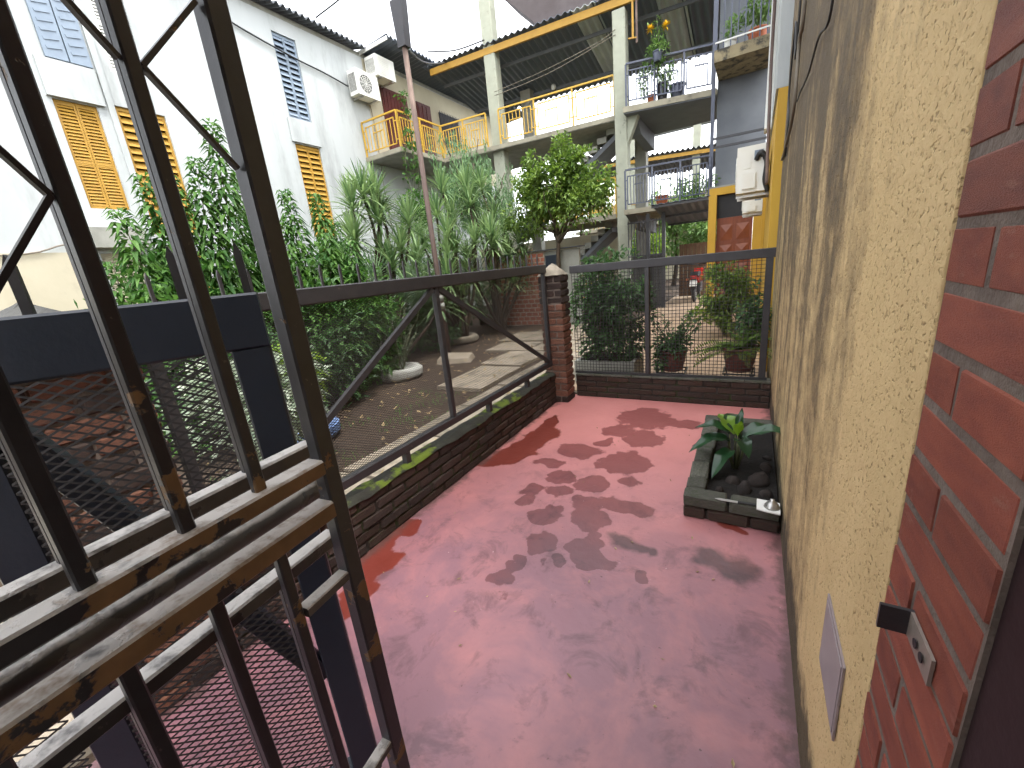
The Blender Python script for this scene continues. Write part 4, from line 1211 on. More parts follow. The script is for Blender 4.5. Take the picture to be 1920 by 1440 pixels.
po = empty('rusty_pole', (-4.957, 5.936, 0), 'tall thin rusty pole with a dark lamp box at its top', 'pole')
MB().tube([(-4.957,5.936,0),(-4.957,5.936,2.0),(-4.957,5.936,5.4)], [.047,.045,.042], 14).build('shaft', M['rust'], po, smooth=True)
MB().prism([(-5.032,5.02),(-4.882,5.02),(-4.842,5.64),(-5.072,5.64)], 'y', 5.865, 6.005).build('lamp_box', M['steel'], po)
for zz in (.98, 1.12):
    MB().tube([(-4.957,5.936,zz-.055),(-4.957,5.936,zz+.055)], .0505, 14).build('white_band', M['concrete'], po, smooth=True)
MB().bar((-4.957,5.936,5.38),(-5.02,5.9,5.75), .03, .03).build('lamp_arm', M['steel'], po)

# fallen leaves on the garden earth
ml = MB()
for i in range(420):
    x, y = RND.uniform(-5.6,-2.05), RND.uniform(1.0,8.5)
    d = Vector((RND.uniform(-1,1), RND.uniform(-1,1), RND.uniform(-.1,.25)))
    ml.leaf((x, y, .035), d, RND.uniform(.05,.11), RND.uniform(.02,.05), fold=.15, droop=-.15)
ml.build('fallen_leaves', M['lf_dry'], label='scattered dry leaves on the bare garden earth', cat='leaves', kind='stuff')
ml = MB()
for i in range(1300):
    x = RND.uniform(-4.0,-2.9); y = RND.uniform(1.3,4.0)
    if noise.noise(Vector((x*2.2, y*2.2, 5))) < .05: continue
    ml.strap((x, y, 0.0), (RND.uniform(-.7,.7), RND.uniform(-.7,.7), 1), RND.uniform(.03,.08), .006, .3, 2)
ml.build('grass_patches', M['lf_shrub'], label='thin grass patches on the bare earth beside the path', cat='grass', kind='stuff')

# ---------------------------------------------------------------- plants behind the far fence
bx = empty('planter_box', (-1.55, 4.95, 0), 'long pale cement planter box behind the far fence', 'planter')
for q in ((-1.92,-1.17,4.72,4.77),(-1.92,-1.17,5.18,5.23),(-1.92,-1.87,4.772,5.178),(-1.22,-1.17,4.772,5.178)):
    MB().box(q[0],q[1],q[2],q[3],0,.30).build('side', M['concrete'], bx)
MB().box(-1.87,-1.22,4.772,5.178,.0,.25).build('soil', M['soil'], bx)
sb = empty('fence_shrub', (-1.5, 4.98, .25), 'dense dark leafy shrub growing behind the left bay of the far fence', 'shrub')
ms, ml = MB(), MB()
for i in range(9):
    limb(ms, (-1.5+RND.uniform(-.25,.25), 4.95+RND.uniform(-.1,.1), .25), (-1.5+RND.uniform(-.4,.4), 5.0+RND.uniform(-.25,.25), 1.3), .012, .005, .08, 5, i, 5)
bush(ml, (-1.5,5.0,.98), (.50,.36,.62), 3900, .085, .045, 101, 3.4, -.12, .5)
bush(ml, (-1.55,4.95,.45), (.40,.25,.18), 420, .08, .04, 102, 3.4, -.05, .6)
bush(ml, (-1.28,4.9,.50), (.2,.2,.25), 260, .09, .05, 103, 3.4, -.1, .6)
ms.build('stem', M['bark'], sb, smooth=True); ml.build('foliage', M['lf_dark'], sb)

def stand(o, c, w_, h, mat):
    x, y = c
    for sx in (-1, 1):
        for sy in (-1, 1):
            MB().bar((x+sx*w_*.5, y+sy*w_*.5, h), (x+sx*w_*.36, y+sy*w_*.36, 0), .011).build('leg', mat, o)
    mb = MB()
    q = [(x-w_*.55,y-w_*.55,h),(x+w_*.55,y-w_*.55,h),(x+w_*.55,y+w_*.55,h),(x-w_*.55,y+w_*.55,h)]
    for i in range(4): mb.bar(q[i], q[(i+1) % 4], .013)
    mb.bar(((x-w_*.55),y,h),(x+w_*.55,y,h), .010, .006); mb.build('frame', mat, o)
def pot(c, r0, r1, h, mat, label, cat='pot', group=None, soil=True):
    o = empty('flower_pot', c, label, cat, group)
    MB().lathe([(r0*.9,0),(r0,.004),(r0*1.08,h*.15),(r0+(r1-r0)*.72,h*.6),(r1*.94,h*.82),(r1*.95,h*.86),(r1*1.05,h*.87),(r1*1.06,h*.985),(r1*1.03,h),(r1*.94,h*.99),(r1*.90,h*.9)], c, 28).build('body', mat, o, smooth=True)
    if soil: MB().lathe([(r1*.90,h*.88),(r1*.3,h*.93)], c, 20).build('soil', M['soil'], o)
    return o
s1 = empty('plant_stand', (-.79,5.02,0), 'small black wire stand under the middle flower pot', 'stand'); stand(s1, (-.79,5.02), .28, .14, M['steel'])
pot((-.79,5.02,.145), .115, .165, .26, M['terracotta'], 'plum-coloured pot of straggly leaves next to the middle fence post')
p1 = empty('potted_shrub', (-.79,5.02,.38), 'straggly leafy shrub growing in the middle plum pot', 'plant')
ms, ml = MB(), MB()
for i in range(13):
    e = Vector((-.79 + RND.uniform(-.42,.36), 5.02 + RND.uniform(-.2,.2), RND.uniform(.6,.92)))
    p = limb(ms, (-.79,5.02,.36), e, .007, .003, .12, 5, i, 5)
    for q in range(26):
        t = RND.uniform(1.2,4.99); k = int(t)
        ml.leaf(p[k].lerp(p[k+1], t-k) + rvec()*.03, rvec(), .06, .032, fold=.2)
bush(ml, (-.80,5.0,.46), (.2,.18,.12), 380, .075, .045, 111, 4, -.2, .5)
bush(ml, (-.90,4.9,.30), (.08,.07,.13), 90, .07, .05, 112, 4, -.4, .5)
ms.build('stem', M['branch_green'], p1, smooth=True); ml.build('foliage', M['lf_dark'], p1)
s2 = empty('plant_stand', (-.085,4.92,0), 'low black metal stand under the fern pot', 'stand'); stand(s2, (-.085,4.92), .27, .185, M['steel'])
pot((-.085,4.92,.19), .12, .17, .27, M['terracotta'], 'round plum-coloured pot holding the fern beside the right fence post')
p2 = empty('potted_fern', (-.085,4.92,.44), 'bright green fern spilling out of the right plum pot', 'fern')
ml, ms = MB(), MB()
for i in range(34):
    an = i*2.399; el = RND.uniform(.2,1.2)
    d = Vector((math.cos(an)*math.cos(el), math.sin(an)*math.cos(el), math.sin(el)))
    L_ = RND.uniform(.28,.5) if i else .5
    pts = []
    for k in range(9):
        t = k/8
        pts.append(Vector((-.085,4.92,.42)) + d*(L_*t) - Vector((0,0,.42*L_*t*t)))
    ms.tube(pts, .0025, 4)
    for k in range(1, 9):
        for w_ in range(3):
            p = pts[k-1].lerp(pts[k], w_/3)
            tdir = (pts[k]-pts[k-1]).normalized(); sd = tdir.cross(Vector((0,0,1))).normalized()
            l = .075*math.sin(PI*(.12+.85*(k+w_/3)/9.3))
            for sg in (-1, 1): ml.leaf(p, sd*sg + tdir*.35, l, .014, fold=.1)
for fx, fz in ((-.42,-.03),(-.38,-.1)):
    pts = [Vector((-.15+fx*t, 4.86-.1*t, .46 + .1*math.sin(PI*t)*.6 + fz*t*2)) for t in [k/10 for k in range(11)]]
    ms.tube(pts, .003, 4)
    for k in range(1, 11):
        for w_ in range(2):
            p = pts[k-1].lerp(pts[k], w_/2); tdir = (pts[k]-pts[k-1]).normalized(); sd = Vector((0,0,1))
            for sg in (-1, 1): ml.leaf(p, sd*sg + tdir*.5, .085*math.sin(PI*(.1+.85*k/11)), .016, up=Vector((0,1,0)), fold=.1)
ms.build('stem', M['branch_green'], p2, smooth=True); ml.build('foliage', M['lf_fern'], p2)
b = empty('bush', (.03,5.25,0), 'dark green leafy plant behind the fern in the corner of the far fence', 'bush')
ml = MB(); bush(ml, (.02,5.3,.72), (.16,.22,.36), 620, .08, .045, 120, 3.6, -.15, .5); ml.build('foliage', M['lf_dark'], b)
b = empty('bush', (-.42,8.1,0), 'large rounded bush beside the yellow post on the tiled patio', 'bush')
ml, ms = MB(), MB()
bush(ml, (-.40,8.1,.80), (.46,.5,.50), 2500, .095, .045, 121, 2.8, -.02, .5)
bush(ml, (-.25,7.9,.42), (.35,.35,.3), 900, .095, .045, 123, 2.8, -.1, .5)
for i in range(6): limb(ms, (-.4,8.1,0), (-.4+RND.uniform(-.3,.3), 8.1+RND.uniform(-.3,.3), .9), .015, .006, .08, 5, i, 5)
ms.build('stem', M['bark'], b, smooth=True); ml.build('foliage', M['lf_citrus'], b)
b = empty('bright_bush', (-.95,7.6,0), 'small bright yellow-green seedling at the foot of the large rounded bush', 'bush')
ml = MB(); bush(ml, (-.78,7.6,.33), (.17,.15,.22), 130, .11, .05, 122, 3.2, -.3, .6); ml.build('foliage', M['lf_bright'], b)

ml = MB()
for i in range(46):
    x, y = RND.uniform(-1.75,.1), RND.uniform(.75,4.1)
    ml.leaf((x, y, .004), (RND.uniform(-1,1), RND.uniform(-1,1), RND.uniform(.0,.25)), RND.uniform(.008,.03), RND.uniform(.005,.012), fold=.2)
ml.build('floor_litter', M['lf_dry'], label='tiny dry leaf scraps scattered over the pink floor', cat='litter', kind='stuff')
# ---------------------------------------------------------------- white building on the left
BX = -10.9
wb = empty('white_building', (BX, 6, 0), 'long white rendered building with yellow and grey shutters at left', 'building')
WIN = [  # y0, y1, z0, z1, material, kind
    (3.40,4.02,5.87,7.78,'grey_shutter','open'), (4.30,4.86,5.92,7.82,'white_paint','fine'), (7.96,8.62,5.98,7.92,'grey_shutter','wide'),
    (3.30,3.90,3.40,5.22,'yellow','fine'), (4.18,5.00,2.94,5.32,'yellow','wide'), (7.94,8.70,2.94,5.35,'yellow','wide'),
    (3.20,3.85,1.10,2.58,'cream','fine'), (4.25,5.00,.55,2.60,'yellow','wide'), (7.98,8.70,.55,2.62,'yellow','wide')]
# the wall is pierced: strips of wall around each opening
cuts_y = sorted(set([-6.0, 20.0] + [w[0] for w in WIN] + [w[1] for w in WIN]))
mb = MB()
for i in range(len(cuts_y)-1):
    a, b_ = cuts_y[i], cuts_y[i+1]
    ym = (a+b_)/2
    zc = [(-.2, None)]
    holes = sorted([(w[2], w[3]) for w in WIN if w[0] <= ym <= w[1]])
    z = -.2
    for h0, h1 in holes:
        if h0 > z: mb.box(BX-.35, BX, a, b_, z, h0)
        z = max(z, h1)
    mb.box(BX-.35, BX, a, b_, z, 8.27)
mb.build('wall', M['white_wall'], wb)
# shallow projecting bays and bands of render
MB().box(BX+.002, BX+.05, 4.06, 4.16, 2.66, 8.24).build('pilaster', M['white_wall'], wb)
MB().box(BX+.002, BX+.07, 3.24, 4.02, 5.24, 5.84).build('apron', M['white_wall'], wb)
MB().box(BX+.002, BX+.05, 7.86, 8.74, 5.38, 5.94).build('apron', M['white_wall'], wb)
MB().box(BX+.002, BX+.06, -6, 3.05, -.2, 2.60).build('plinth', M['cream'], wb)
MB().box(BX+.002, BX+.30, 3.06, 3.92, 2.66, 3.02).build('ledge', M['concrete'], wb)

slat_me = {}
for k in ('yellow', 'grey_shutter'):
    s_ = MB(); s_.bar((0,-.5,0),(0,.5,0), .15, .010, up=(.86,0,.5))
    me = bpy.data.meshes.new('slat'); me.from_pydata(s_.v, [], s_.f); me.materials.append(M[k]); slat_me[k] = me
for (y0, y1, z0, z1, mk, kind) in WIN:
    m_ = M[mk]
    MB().box(BX-.22, BX-.20, y0, y1, z0, z1).build('window_pane', M['dark'], wb)
    fr = MB()
    X0, X1 = BX-.085, BX-.045
    ymid = (y0+y1)/2
    for a, b_ in ((y0, y0+.05), (ymid-.035, ymid-.003), (ymid+.003, ymid+.035), (y1-.05, y1)): fr.box(X0, X1, a, b_, z0, z1)
    for a, b_ in ((z0, z0+.07), (z1-.07, z1)) + (((z0+(z1-z0)*.42, z0+(z1-z0)*.42+.08),) if kind == 'fine' else ()):
        fr.box(X0+.003, X1-.003, y0+.05, ymid-.035, a, b_); fr.box(X0+.003, X1-.003, ymid+.035, y1-.05, a, b_)
    sh = fr.build('shutter', m_, wb)
    if kind == 'wide':
        n = int((z1-z0-.16)/.125)
        for a, b_ in ((y0+.05, ymid-.035), (ymid+.035, y1-.05)):
            for i in range(n):
                put('slat', slat_me[mk], (BX-.065, (a+b_)/2, z0+.13+i*(z1-z0-.22)/(n-1)), sh, (0, .0, 0), (1, b_-a, 1))
    else:
        sl = MB(); n = int((z1-z0-.14)/.055)
        for a, b_ in ((y0+.05, ymid-.035), (ymid+.035, y1-.05)):
            for i in range(n):
                z = z0+.09+i*(z1-z0-.17)/(n-1)
                sl.bar((BX-.065,a,z),(BX-.065,b_,z), .072, .006, up=(.86,0,.5))
        sl.build('slats', m_, sh, kind='stuff')
# leaves of the upper left window swung out from the wall
mb = MB()
for (ya, yb, dx) in ((3.40,3.70,.0),(3.72,4.02,.0)):
    mb.box(BX+.012, BX+.05, ya, yb, 5.87, 7.78)
    for i in range(13):
        mb.bar((BX+.056,ya+.05,6.02+i*.135),(BX+.056,yb-.05,6.06+i*.135), .012, .045, up=(0,0,1))
mb.build('open_shutter', M['grey_shutter'], wb)

def corrugated(mb, p0, u, v, nu, period, amp, th=.012, steps=6):
    """sheet spanned by u (across the waves) and v (along them)"""
    p0, u, v = Vector(p0), Vector(u), Vector(v)
    nrm = u.cross(v).normalized()
    n = max(2, int(u.length/period*steps))
    for side in (0, 1):
        b0 = len(mb.v)
        for i in range(n+1):
            h = amp*math.sin(2*PI*i/steps)
            q = p0 + u*(i/n) + nrm*(h + (th if side else 0))
            mb.v.extend([tuple(q), tuple(q+v)])
        for i in range(n):
            a = b0 + 2*i
            mb.f.append((a, a+1, a+3, a+2) if side else (a, a+2, a+3, a+1))
    m2 = 2*(n+1); b0 = len(mb.v) - 2*m2
    for i in range(n):
        a = b0+2*i; c = a+m2
        mb.f.append((a, c, c+2, a+2)); mb.f.append((a+1, a+3, c+3, c+1))
mb = MB(); corrugated(mb, (BX+.32, -6, 8.40), (0, 16.9, 0), (-3.6, 0, .95), 0, .177, .045); mb.build('roof', M['roof'], wb)
MB().box(BX-.3, BX+.001, -6, 20, 8.272, 8.38).build('eave_fill', M['concrete'], wb)
mb = MB(); corrugated(mb, (-9.75, 10.9, 8.50), (0, 9.1, 0), (-1.6, 0, -.10), 0, .177, .045); mb.build('gallery_roof', M['roof_metal'], wb)
MB().bar((-9.73,10.9,8.42),(-11.0,10.86,8.36), .03, .10).build('roof_flashing', M['white_paint'], wb)
# doors and barred window on the balcony
for (y0, y1, z1) in ((11.5,12.7,7.66), (13.2,13.95,7.66)):
    d = MB().box(BX+.004, BX+.05, y0, y1, 5.37, z1).build('door', M['wood_dark'], wb)
    pn = MB()
    k = 7 if y1-y0 > 1 else 3
    for i in range(k):
        a = y0+.06+i*(y1-y0-.1)/k
        pn.box(BX+.052, BX+.068, a, a+(y1-y0-.1)/k-.05, 5.45, z1-.08)
    pn.build('panel', M['wood_dark'], d)
wnd = MB().box(BX+.004, BX+.03, 14.5, 15.7, 6.5, 7.62).build('window', M['dark'], wb)
mb = MB()
for i in range(13): mb.bar((BX+.06,14.5+i*.1,6.45),(BX+.06,14.5+i*.1,7.66), .014)
for z in (6.5,7.0,7.6): mb.bar((BX+.06,14.45,z),(BX+.06,15.75,z), .014)
mb.build('window_bars', M['steel'], wnd)
MB().box(BX+.002, BX+.003, 10.9, 20, 5.36, 8.25).build('gallery_wall_paint', M['cream'], wb)

# outdoor units on the white wall
def ac_unit(c, sx, sy, sz, face, label, round_fan=True):
    """box with fan grille; face '+x' looks at the courtyard"""
    x, y, z = c
    o = empty('air_conditioner', (x, y, z), label, 'air conditioner', 'air conditioner outdoor units')
    MB().box(x-sx/2, x+sx/2, y-sy/2, y+sy/2, z, z+sz).build('casing', M['ac_white'], o)
    f = x+sx/2 if face == '+x' else x-sx/2
    sg = 1 if face == '+x' else -1
    if round_fan:
        MB().tube([(f-.002*sg,y-.1*sy,z+sz*.5),(f+.004*sg,y-.1*sy,z+sz*.5)], min(sy,sz)*.38, 28).build('fan_opening', M['dark'], o)
        g = MB()
        for r_ in (.12,.2,.28,.36):
            R_ = min(sy,sz)*r_
            pts = [(f+.008*sg, y-.1*sy+R_*math.cos(a*PI/12), z+sz*.5+R_*math.sin(a*PI/12)) for a in range(25)]
            g.tube(pts, .006, 5, caps=False)
        for a in range(6):
            R_ = min(sy,sz)*.38; an = a*PI/6
            g.bar((f+.012*sg,y-.1*sy-R_*math.cos(an),z+sz*.5-R_*math.sin(an)),(f+.012*sg,y-.1*sy+R_*math.cos(an),z+sz*.5+R_*math.sin(an)), .008)
        g.build('fan_guard', M['ac_white'], o)
    else:
        g = MB()
        for i in range(9): g.box(min(f,f+.012*sg), max(f,f+.012*sg), y-sy*.42, y+sy*.15, z+.06+i*(sz-.1)/9, z+.085+i*(sz-.1)/9)
        g.build('louvre', M['ac_white'], o)
    if x > -5:
        MB().box(x-sx*.30, x+sx*.15, y-sy/2-.03, y-sy/2, z+sz*.08, z+sz*.42).build('service_cover', M['ac_white'], o)
        MB().box(x-sx*.25, x-sx*.02, y-sy/2-.006, y-sy/2, z+sz*.52, z+sz*.85).build('valve_plate', M['ac_white'], o)
        MB().box(x+sx*.08, x+sx*.38, y-sy/2-.003, y-sy/2, z+sz*.72, z+sz*.88).build('sticker', M['grey_shutter'], o)
    s_ = MB()
    for i in range(8 if x < -5 else 0): s_.box(x-sx*.42+i*sx*.1, x-sx*.42+i*sx*.1+.018, y-sy/2-.004, y-sy/2, z+sz*.15, z+sz*.85)
    if x < -5: s_.build('side_slots', M['dark'], o)
    b = MB()
    for q in (-.3,.3):
        if x < -5: MB().bar((BX,y+q*sy,z-.03),(x+sx/2,y+q*sy,z-.03), .035).build('bracket', M['metal'], o)
        else: MB().bar((.12,y+q*sy,z-.03),(x-sx/2,y+q*sy,z-.03), .035).build('bracket', M['metal'], o)
    return o
ac_unit((-10.62,10.55,6.98), .36, .86, .66, '+x', 'air conditioner with round fan, the lower of two on the white wall')
ac_unit((-10.55,11.30,7.66), .46, .78, .56, '+x', 'air conditioner with louvred front, the upper of two on the white wall', False)
cable('wall_cable', [(BX+.05,6.0,7.95),(BX+.05,6.97,7.67),(BX+.06,8.4,7.45),(BX+.05,9.3,7.38),(BX+.08,10.1,7.25)], .022, M['cable'], 'thick looping cable along the white wall towards the air conditioner', sub=6)
cable('wall_cable', [(BX+.05,10.9,7.0),(BX+.05,10.95,6.2),(BX+.05,10.9,4.5),(BX+.05,10.95,3.0)], .012, M['cable_grey'], 'thin grey drain line running down the white wall below the air conditioners', sub=4)
cable('wall_cable', [(BX+.08,-1,2.66),(BX+.09,1.9,2.56),(BX+.09,2.76,2.74),(BX+.08,3.6,2.9),(BX+.32,3.9,2.86)], .014, M['cable_grey'], 'loose cable sagging along the cream plinth of the white building', sub=5)

# ---------------------------------------------------------------- concrete access gallery and stairs
def column(x, y, w_, d_, z1, label, mat='column'):
    o = empty('concrete_column', (x, y, 0), label, 'column')
    MB().bar((x,y,-.2),(x,y,z1), w_, d_, up=(0,1,0), bev=.02).build('shaft', M[mat], o)
    return o
column(-7.43,12.98,.40,.34,9.7,'tall pale concrete column left of the citrus-like tree, rising above the roof')
c2 = column(-3.42,12.98,.34,.34,7.72,'pale concrete column in the middle of the gallery, right of the tree')
MB().prism([(-3.25,2.0),(-2.95,2.62),(-3.25,2.62)], 'y', 12.86, 13.1).build('corbel', M['column'], c2)
MB().prism([(-3.25,4.55),(-2.95,5.22),(-3.25,5.22)], 'y', 12.86, 13.1).build('corbel', M['column'], c2)
column(-3.42,15.3,.36,.36,5.2,'shaded concrete column behind the middle gallery column','concrete')
column(-7.43,15.3,.40,.36,7.6,'shaded concrete column behind the tall left column','concrete')

gs = empty('gallery_slab', (-6, 13, 5.24), 'upper concrete gallery slab with the yellow railing on it', 'slab')
MB().prism([(-10.88,10.35),(-9.33,10.35),(-9.33,12.42),(-3.30,12.96),(-3.30,15.4),(-10.88,15.4)], 'z', 5.24, 5.36).build('slab', M['slab'], gs)
MB().prism([(-10.87,10.37),(-9.35,10.37),(-9.35,12.44),(-3.32,12.98),(-3.32,15.38),(-10.87,15.38)], 'z', 5.225, 5.241).build('soffit', M['concrete'], gs)
gr = empty('gallery_slab', (-2.2, 13, 5.24), 'upper concrete gallery slab under the grey railing and flower pots', 'slab')
MB().prism([(-3.28,12.53),(-1.05,13.12),(-1.05,15.4),(-3.28,15.4)], 'z', 5.24, 5.38).build('slab', M['slab'], gr)
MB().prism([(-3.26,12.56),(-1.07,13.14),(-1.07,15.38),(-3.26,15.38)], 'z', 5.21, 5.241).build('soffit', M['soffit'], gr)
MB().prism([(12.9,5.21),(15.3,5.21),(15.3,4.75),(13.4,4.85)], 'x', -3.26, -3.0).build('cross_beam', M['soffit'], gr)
gl2 = empty('gallery_slab', (-5, 13, 2.64), 'lower concrete gallery slab behind the tree', 'slab')
MB().prism([(-6.2,12.72),(-3.62,12.9),(-3.62,15.4),(-6.2,15.4)], 'z', 2.64, 2.77).build('slab', M['slab'], gl2)
gl3 = empty('gallery_slab', (-2.2, 13, 2.64), 'lower concrete gallery slab right of the middle column', 'slab')
MB().prism([(-3.22,12.2),(-1.05,12.55),(-1.05,15.4),(-3.22,15.4)], 'z', 2.64, 2.77).build('slab', M['slab'], gl3)
MB().prism([(12.3,2.639),(15.2,2.639),(15.2,2.2),(13.2,2.3)], 'x', -3.2, -2.95).build('cross_beam', M['soffit'], gl3)

def railing(p0, p1, z, h, mat, label, group, panels, nb=6, thick=.042):
    """posts and top rail with an offset inner frame of uprights in each panel"""
    p0 = Vector((p0[0], p0[1], z)); p1 = Vector((p1[0], p1[1], z)); d = p1-p0; up = Vector((0,0,1))
    o = empty('railing', p0, label, 'railing', group)
    MB().bar(p0+up*h, p1+up*h, thick*1.2, thick).build('top_rail', mat, o)
    for i in range(panels+1):
        q = p0 + d*(i/panels)
        MB().bar(q - up*.10, q+up*(h-.015), thick, thick).build('post', mat, o)
    r = random.Random(panels*7+nb)
    for i in range(panels):
        a = p0 + d*((i+.09)/panels); b_ = p0 + d*((i+.91)/panels); e = b_-a
        lo, hi = .13, h-.16
        f = MB()
        f.bar(a+up*lo, b_+up*lo, thick*.7); f.bar(a+up*hi, b_+up*hi, thick*.7)
        f.bar(a+up*lo, a+up*hi, thick*.7); f.bar(b_+up*lo, b_+up*hi, thick*.7)
        st = e*(1/(nb+1))
        mid = a + st*2
        f.bar(mid+up*(lo+.0), mid+up*(hi-.22), thick*.6); f.bar(mid+up*(hi-.22), mid+st*3+up*(hi-.22), thick*.6); f.bar(mid+st*3+up*(hi-.22), mid+st*3+up*lo, thick*.6)
        for t in (.0, 1.0):
            q = p0 + d*((i+t)/panels); w_ = a if t == 0 else b_
            for zz in (lo+.1, hi-.1): f.bar(q+up*zz, w_+up*zz, thick*.6)
        f.build('inner_frame', mat, o)
        for k in range(1, nb+1):
            q = a + st*k
            MB().bar(q+up*(lo+.01), q+up*(hi-.01), thick*.45).build('baluster', mat, o)
    return o
Y_, G_ = M['yellow_rail'], M['navy_post']
YG = 'yellow gallery railings'
railing((-10.85,10.40),(-9.38,10.40),5.36,.98,Y_,'yellow railing on the short front of the balcony by the air conditioners',YG,1,7)
railing((-9.38,10.43),(-9.38,12.42),5.36,.98,Y_,'yellow railing on the side of the balcony before the dark red doors',YG,2,6)
railing((-9.36,12.46),(-7.66,12.62),5.36,.98,Y_,'yellow railing between the balcony corner and the tall left column',YG,2,6)
railing((-7.20,12.66),(-3.62,12.96),5.36,.98,Y_,'long yellow railing between the two pale columns',YG,3,7)
railing((-3.20,12.60),(-1.12,13.16),5.38,.98,G_,'slate grey upper railing with flower pots behind it','grey gallery railings',3,5)
railing((-6.1,12.76),(-3.64,12.92),2.77,1.0,Y_,'yellow lower railing half hidden by the citrus-like tree',YG,2,9)
railing((-3.18,12.24),(-1.12,12.58),2.77,1.0,G_,'slate grey lower railing above the dark canopy','grey gallery railings',3,6)

def stairs(x0, z0, x1, z1, ya, yb, label):
    o = empty('staircase', ((x0+x1)/2, ya, min(z0,z1)), label, 'stairs')
    n = int(abs(z1-z0)/.18)
    dx, dz = (x1-x0)/n, (z1-z0)/n
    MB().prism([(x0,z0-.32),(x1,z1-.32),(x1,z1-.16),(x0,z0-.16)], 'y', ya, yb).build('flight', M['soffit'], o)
    for i in range(n):
        MB().box(min(x0+dx*i, x0+dx*(i+1)), max(x0+dx*i, x0+dx*(i+1)), ya-.02, yb+.02, z0+dz*i-.17, z0+dz*(i)-.005).build('step', M['concrete'], o)
    return o
stairs(-3.75,5.24,-7.6,2.75,13.55,14.6,'concrete stair flight climbing to the upper gallery slab behind the tree')
stairs(-3.95,2.64,-7.2,.1,13.5,14.6,'concrete stair flight from the ground to the lower gallery')
railing((-6.9,13.45),(-4.2,13.45),.2,.85,Y_,'yellow handrail low beside the lower stair flight',YG,2,5)

# roof over the gallery
ro = empty('gallery_roof', (-5, 14, 7.7), 'wide corrugated gallery roof edged with a yellow beam', 'roof')
MB().prism([(-9.76,8.02),(.6,7.62),(.6,7.80),(-9.76,8.20)], 'y', 12.80, 12.88).build('edge_beam', M['yellow'], ro)
segs = [(-9.9,-4.72,'roof_metal'),(-4.70,-4.05,'roof_clear'),(-4.03,-2.62,'roof_metal'),(-2.60,-1.95,'roof_clear'),(-1.93,.9,'roof_metal')]
for a, b_, k in segs:
    za = 8.27 - (a+9.76)*.0386; zb = 8.27 - (b_+9.76)*.0386
    a -= .06; b_ += .06; dz_ = -.012 if 'clear' in k else 0
    mb = MB(); corrugated(mb, (a,12.72,za+dz_), (b_-a,0,zb-za), (0,3.4,-.70), 0, .21, .034); mb.build('sheet', M[k], ro)
for y in (13.6, 15.4):
    MB().bar((-9.8,y,8.20-(y-12.72)*.206-.09),(.6,y,7.80-(y-12.72)*.206-.09), .05, .09).build('purlin', M['soffit'], ro)
tk = empty('roof_canopy', (-4.4, 13.5, 8.5), 'dark brown sloping slab above the gallery roof', 'canopy')
MB().prism([(-5.9,8.32),(-7.15,9.55),(-7.0,9.75),(-1.0,9.75),(-1.5,8.2)], 'y', 13.2, 14.6).build('slab', pm('dark_brown_slab', (.10,.085,.085), (.075,.06,.06), 2, .9, .2, 20), tk)
for nm, p, q, m_, lab in (('roof_bracket',(-3.05,12.82,7.9),(-3.05,12.82,6.95),'yellow','rusty yellow hanging bracket beside the middle column top'),):
    o = empty(nm, p, lab, 'bracket')
    MB().bar(p, q, .05, .03).build('strip', M[m_], o); MB().bar(Vector(p)+Vector((.1,0,0)), Vector(q)+Vector((.1,0,-.12)), .05, .03).build('strip', M['rust'], o)
    MB().bar(Vector(q)+Vector((-.12,0,.04)), Vector(q)+Vector((.1,0,.0)), .04, .03).build('tie', M['yellow'], o)
wl_ = empty('wall_lamp', (-7.0, 15.0, 7.0), 'small round white lamp under the gallery roof', 'lamp')
MB().lathe([(.0,-.09),(.07,-.06),(.09,0),(.07,.06),(.02,.09)], (-6.35,15.2,7.42), 14).build('globe', M['white_paint'], wl_, smooth=True)

# overhead wires
for pts, r_, lab in (([(-10.6,9.2,8.55),(-8.6,9.0,8.6),(-6.2,8.2,8.9),(-4.0,7.2,9.6)], .018, 'thin black wire crossing the sky above the white building'),
                     ([(-4.95,5.94,5.05),(-5.9,7.5,5.62),(-7.3,9.8,6.7),(-9.1,12.8,8.2)], .018, 'black wire running from the pole lamp to the gallery roof'),
                     ([(-9.6,12.6,8.6),(-8.6,12.7,8.35),(-7.5,12.75,8.3)], .02, 'short wire sagging over the roof valley'),
                     ([(-7.3,12.7,6.85),(-5.6,12.75,6.95),(-4.0,12.8,7.15),(-3.5,12.8,7.3)], .009, 'pale line strung between the two gallery columns'),
                     ([(-7.3,12.7,6.75),(-5.4,12.75,6.85),(-3.5,12.8,7.18)], .009, 'second pale line just below the first between the columns')):
    cable('overhead_wire', pts, r_, M['cable'] if 'pale' not in lab else M['cable_grey'], lab, 'wire', sub=6, n=5)

# ---------------------------------------------------------------- right-hand building beyond the far fence
rb = empty('yellow_building', (.3, 8.6, 0), 'yellow painted building wall with a red-brown door beyond the far fence', 'building')
MB().box(.12, .6, 5.61, 11.9, -.1, 3.0).build('wall', M['yellow_wall'], rb)
MB().box(.10, .6, 5.61, 11.9, 3.002, 8.5).build('upper_wall', M['white_wall'], rb)
MB().box(.02, .10, 7.3, 7.62, 3.003, 8.5).build('pilaster', M['white_paint'], rb)
MB().box(.07, .118, 8.6, 8.9, 0, 2.99).build('pilaster', M['yellow_wall'], rb)
MB().box(-1.02, .118, 11.72, 11.9, 2.18, 2.86).build('lintel', M['dark'], rb)
MB().box(-1.02, .118, 11.60, 11.719, 2.70, 2.86).build('lintel_band', M['yellow_wall'], rb)
MB().box(-.08, .118, 11.62, 11.9, -.1, 2.179).build('wall_pier', M['yellow_wall'], rb)
MB().box(-1.02, -.85, 11.50, 11.68, -.1, 2.69).build('post', M['yellow_wall'], rb)
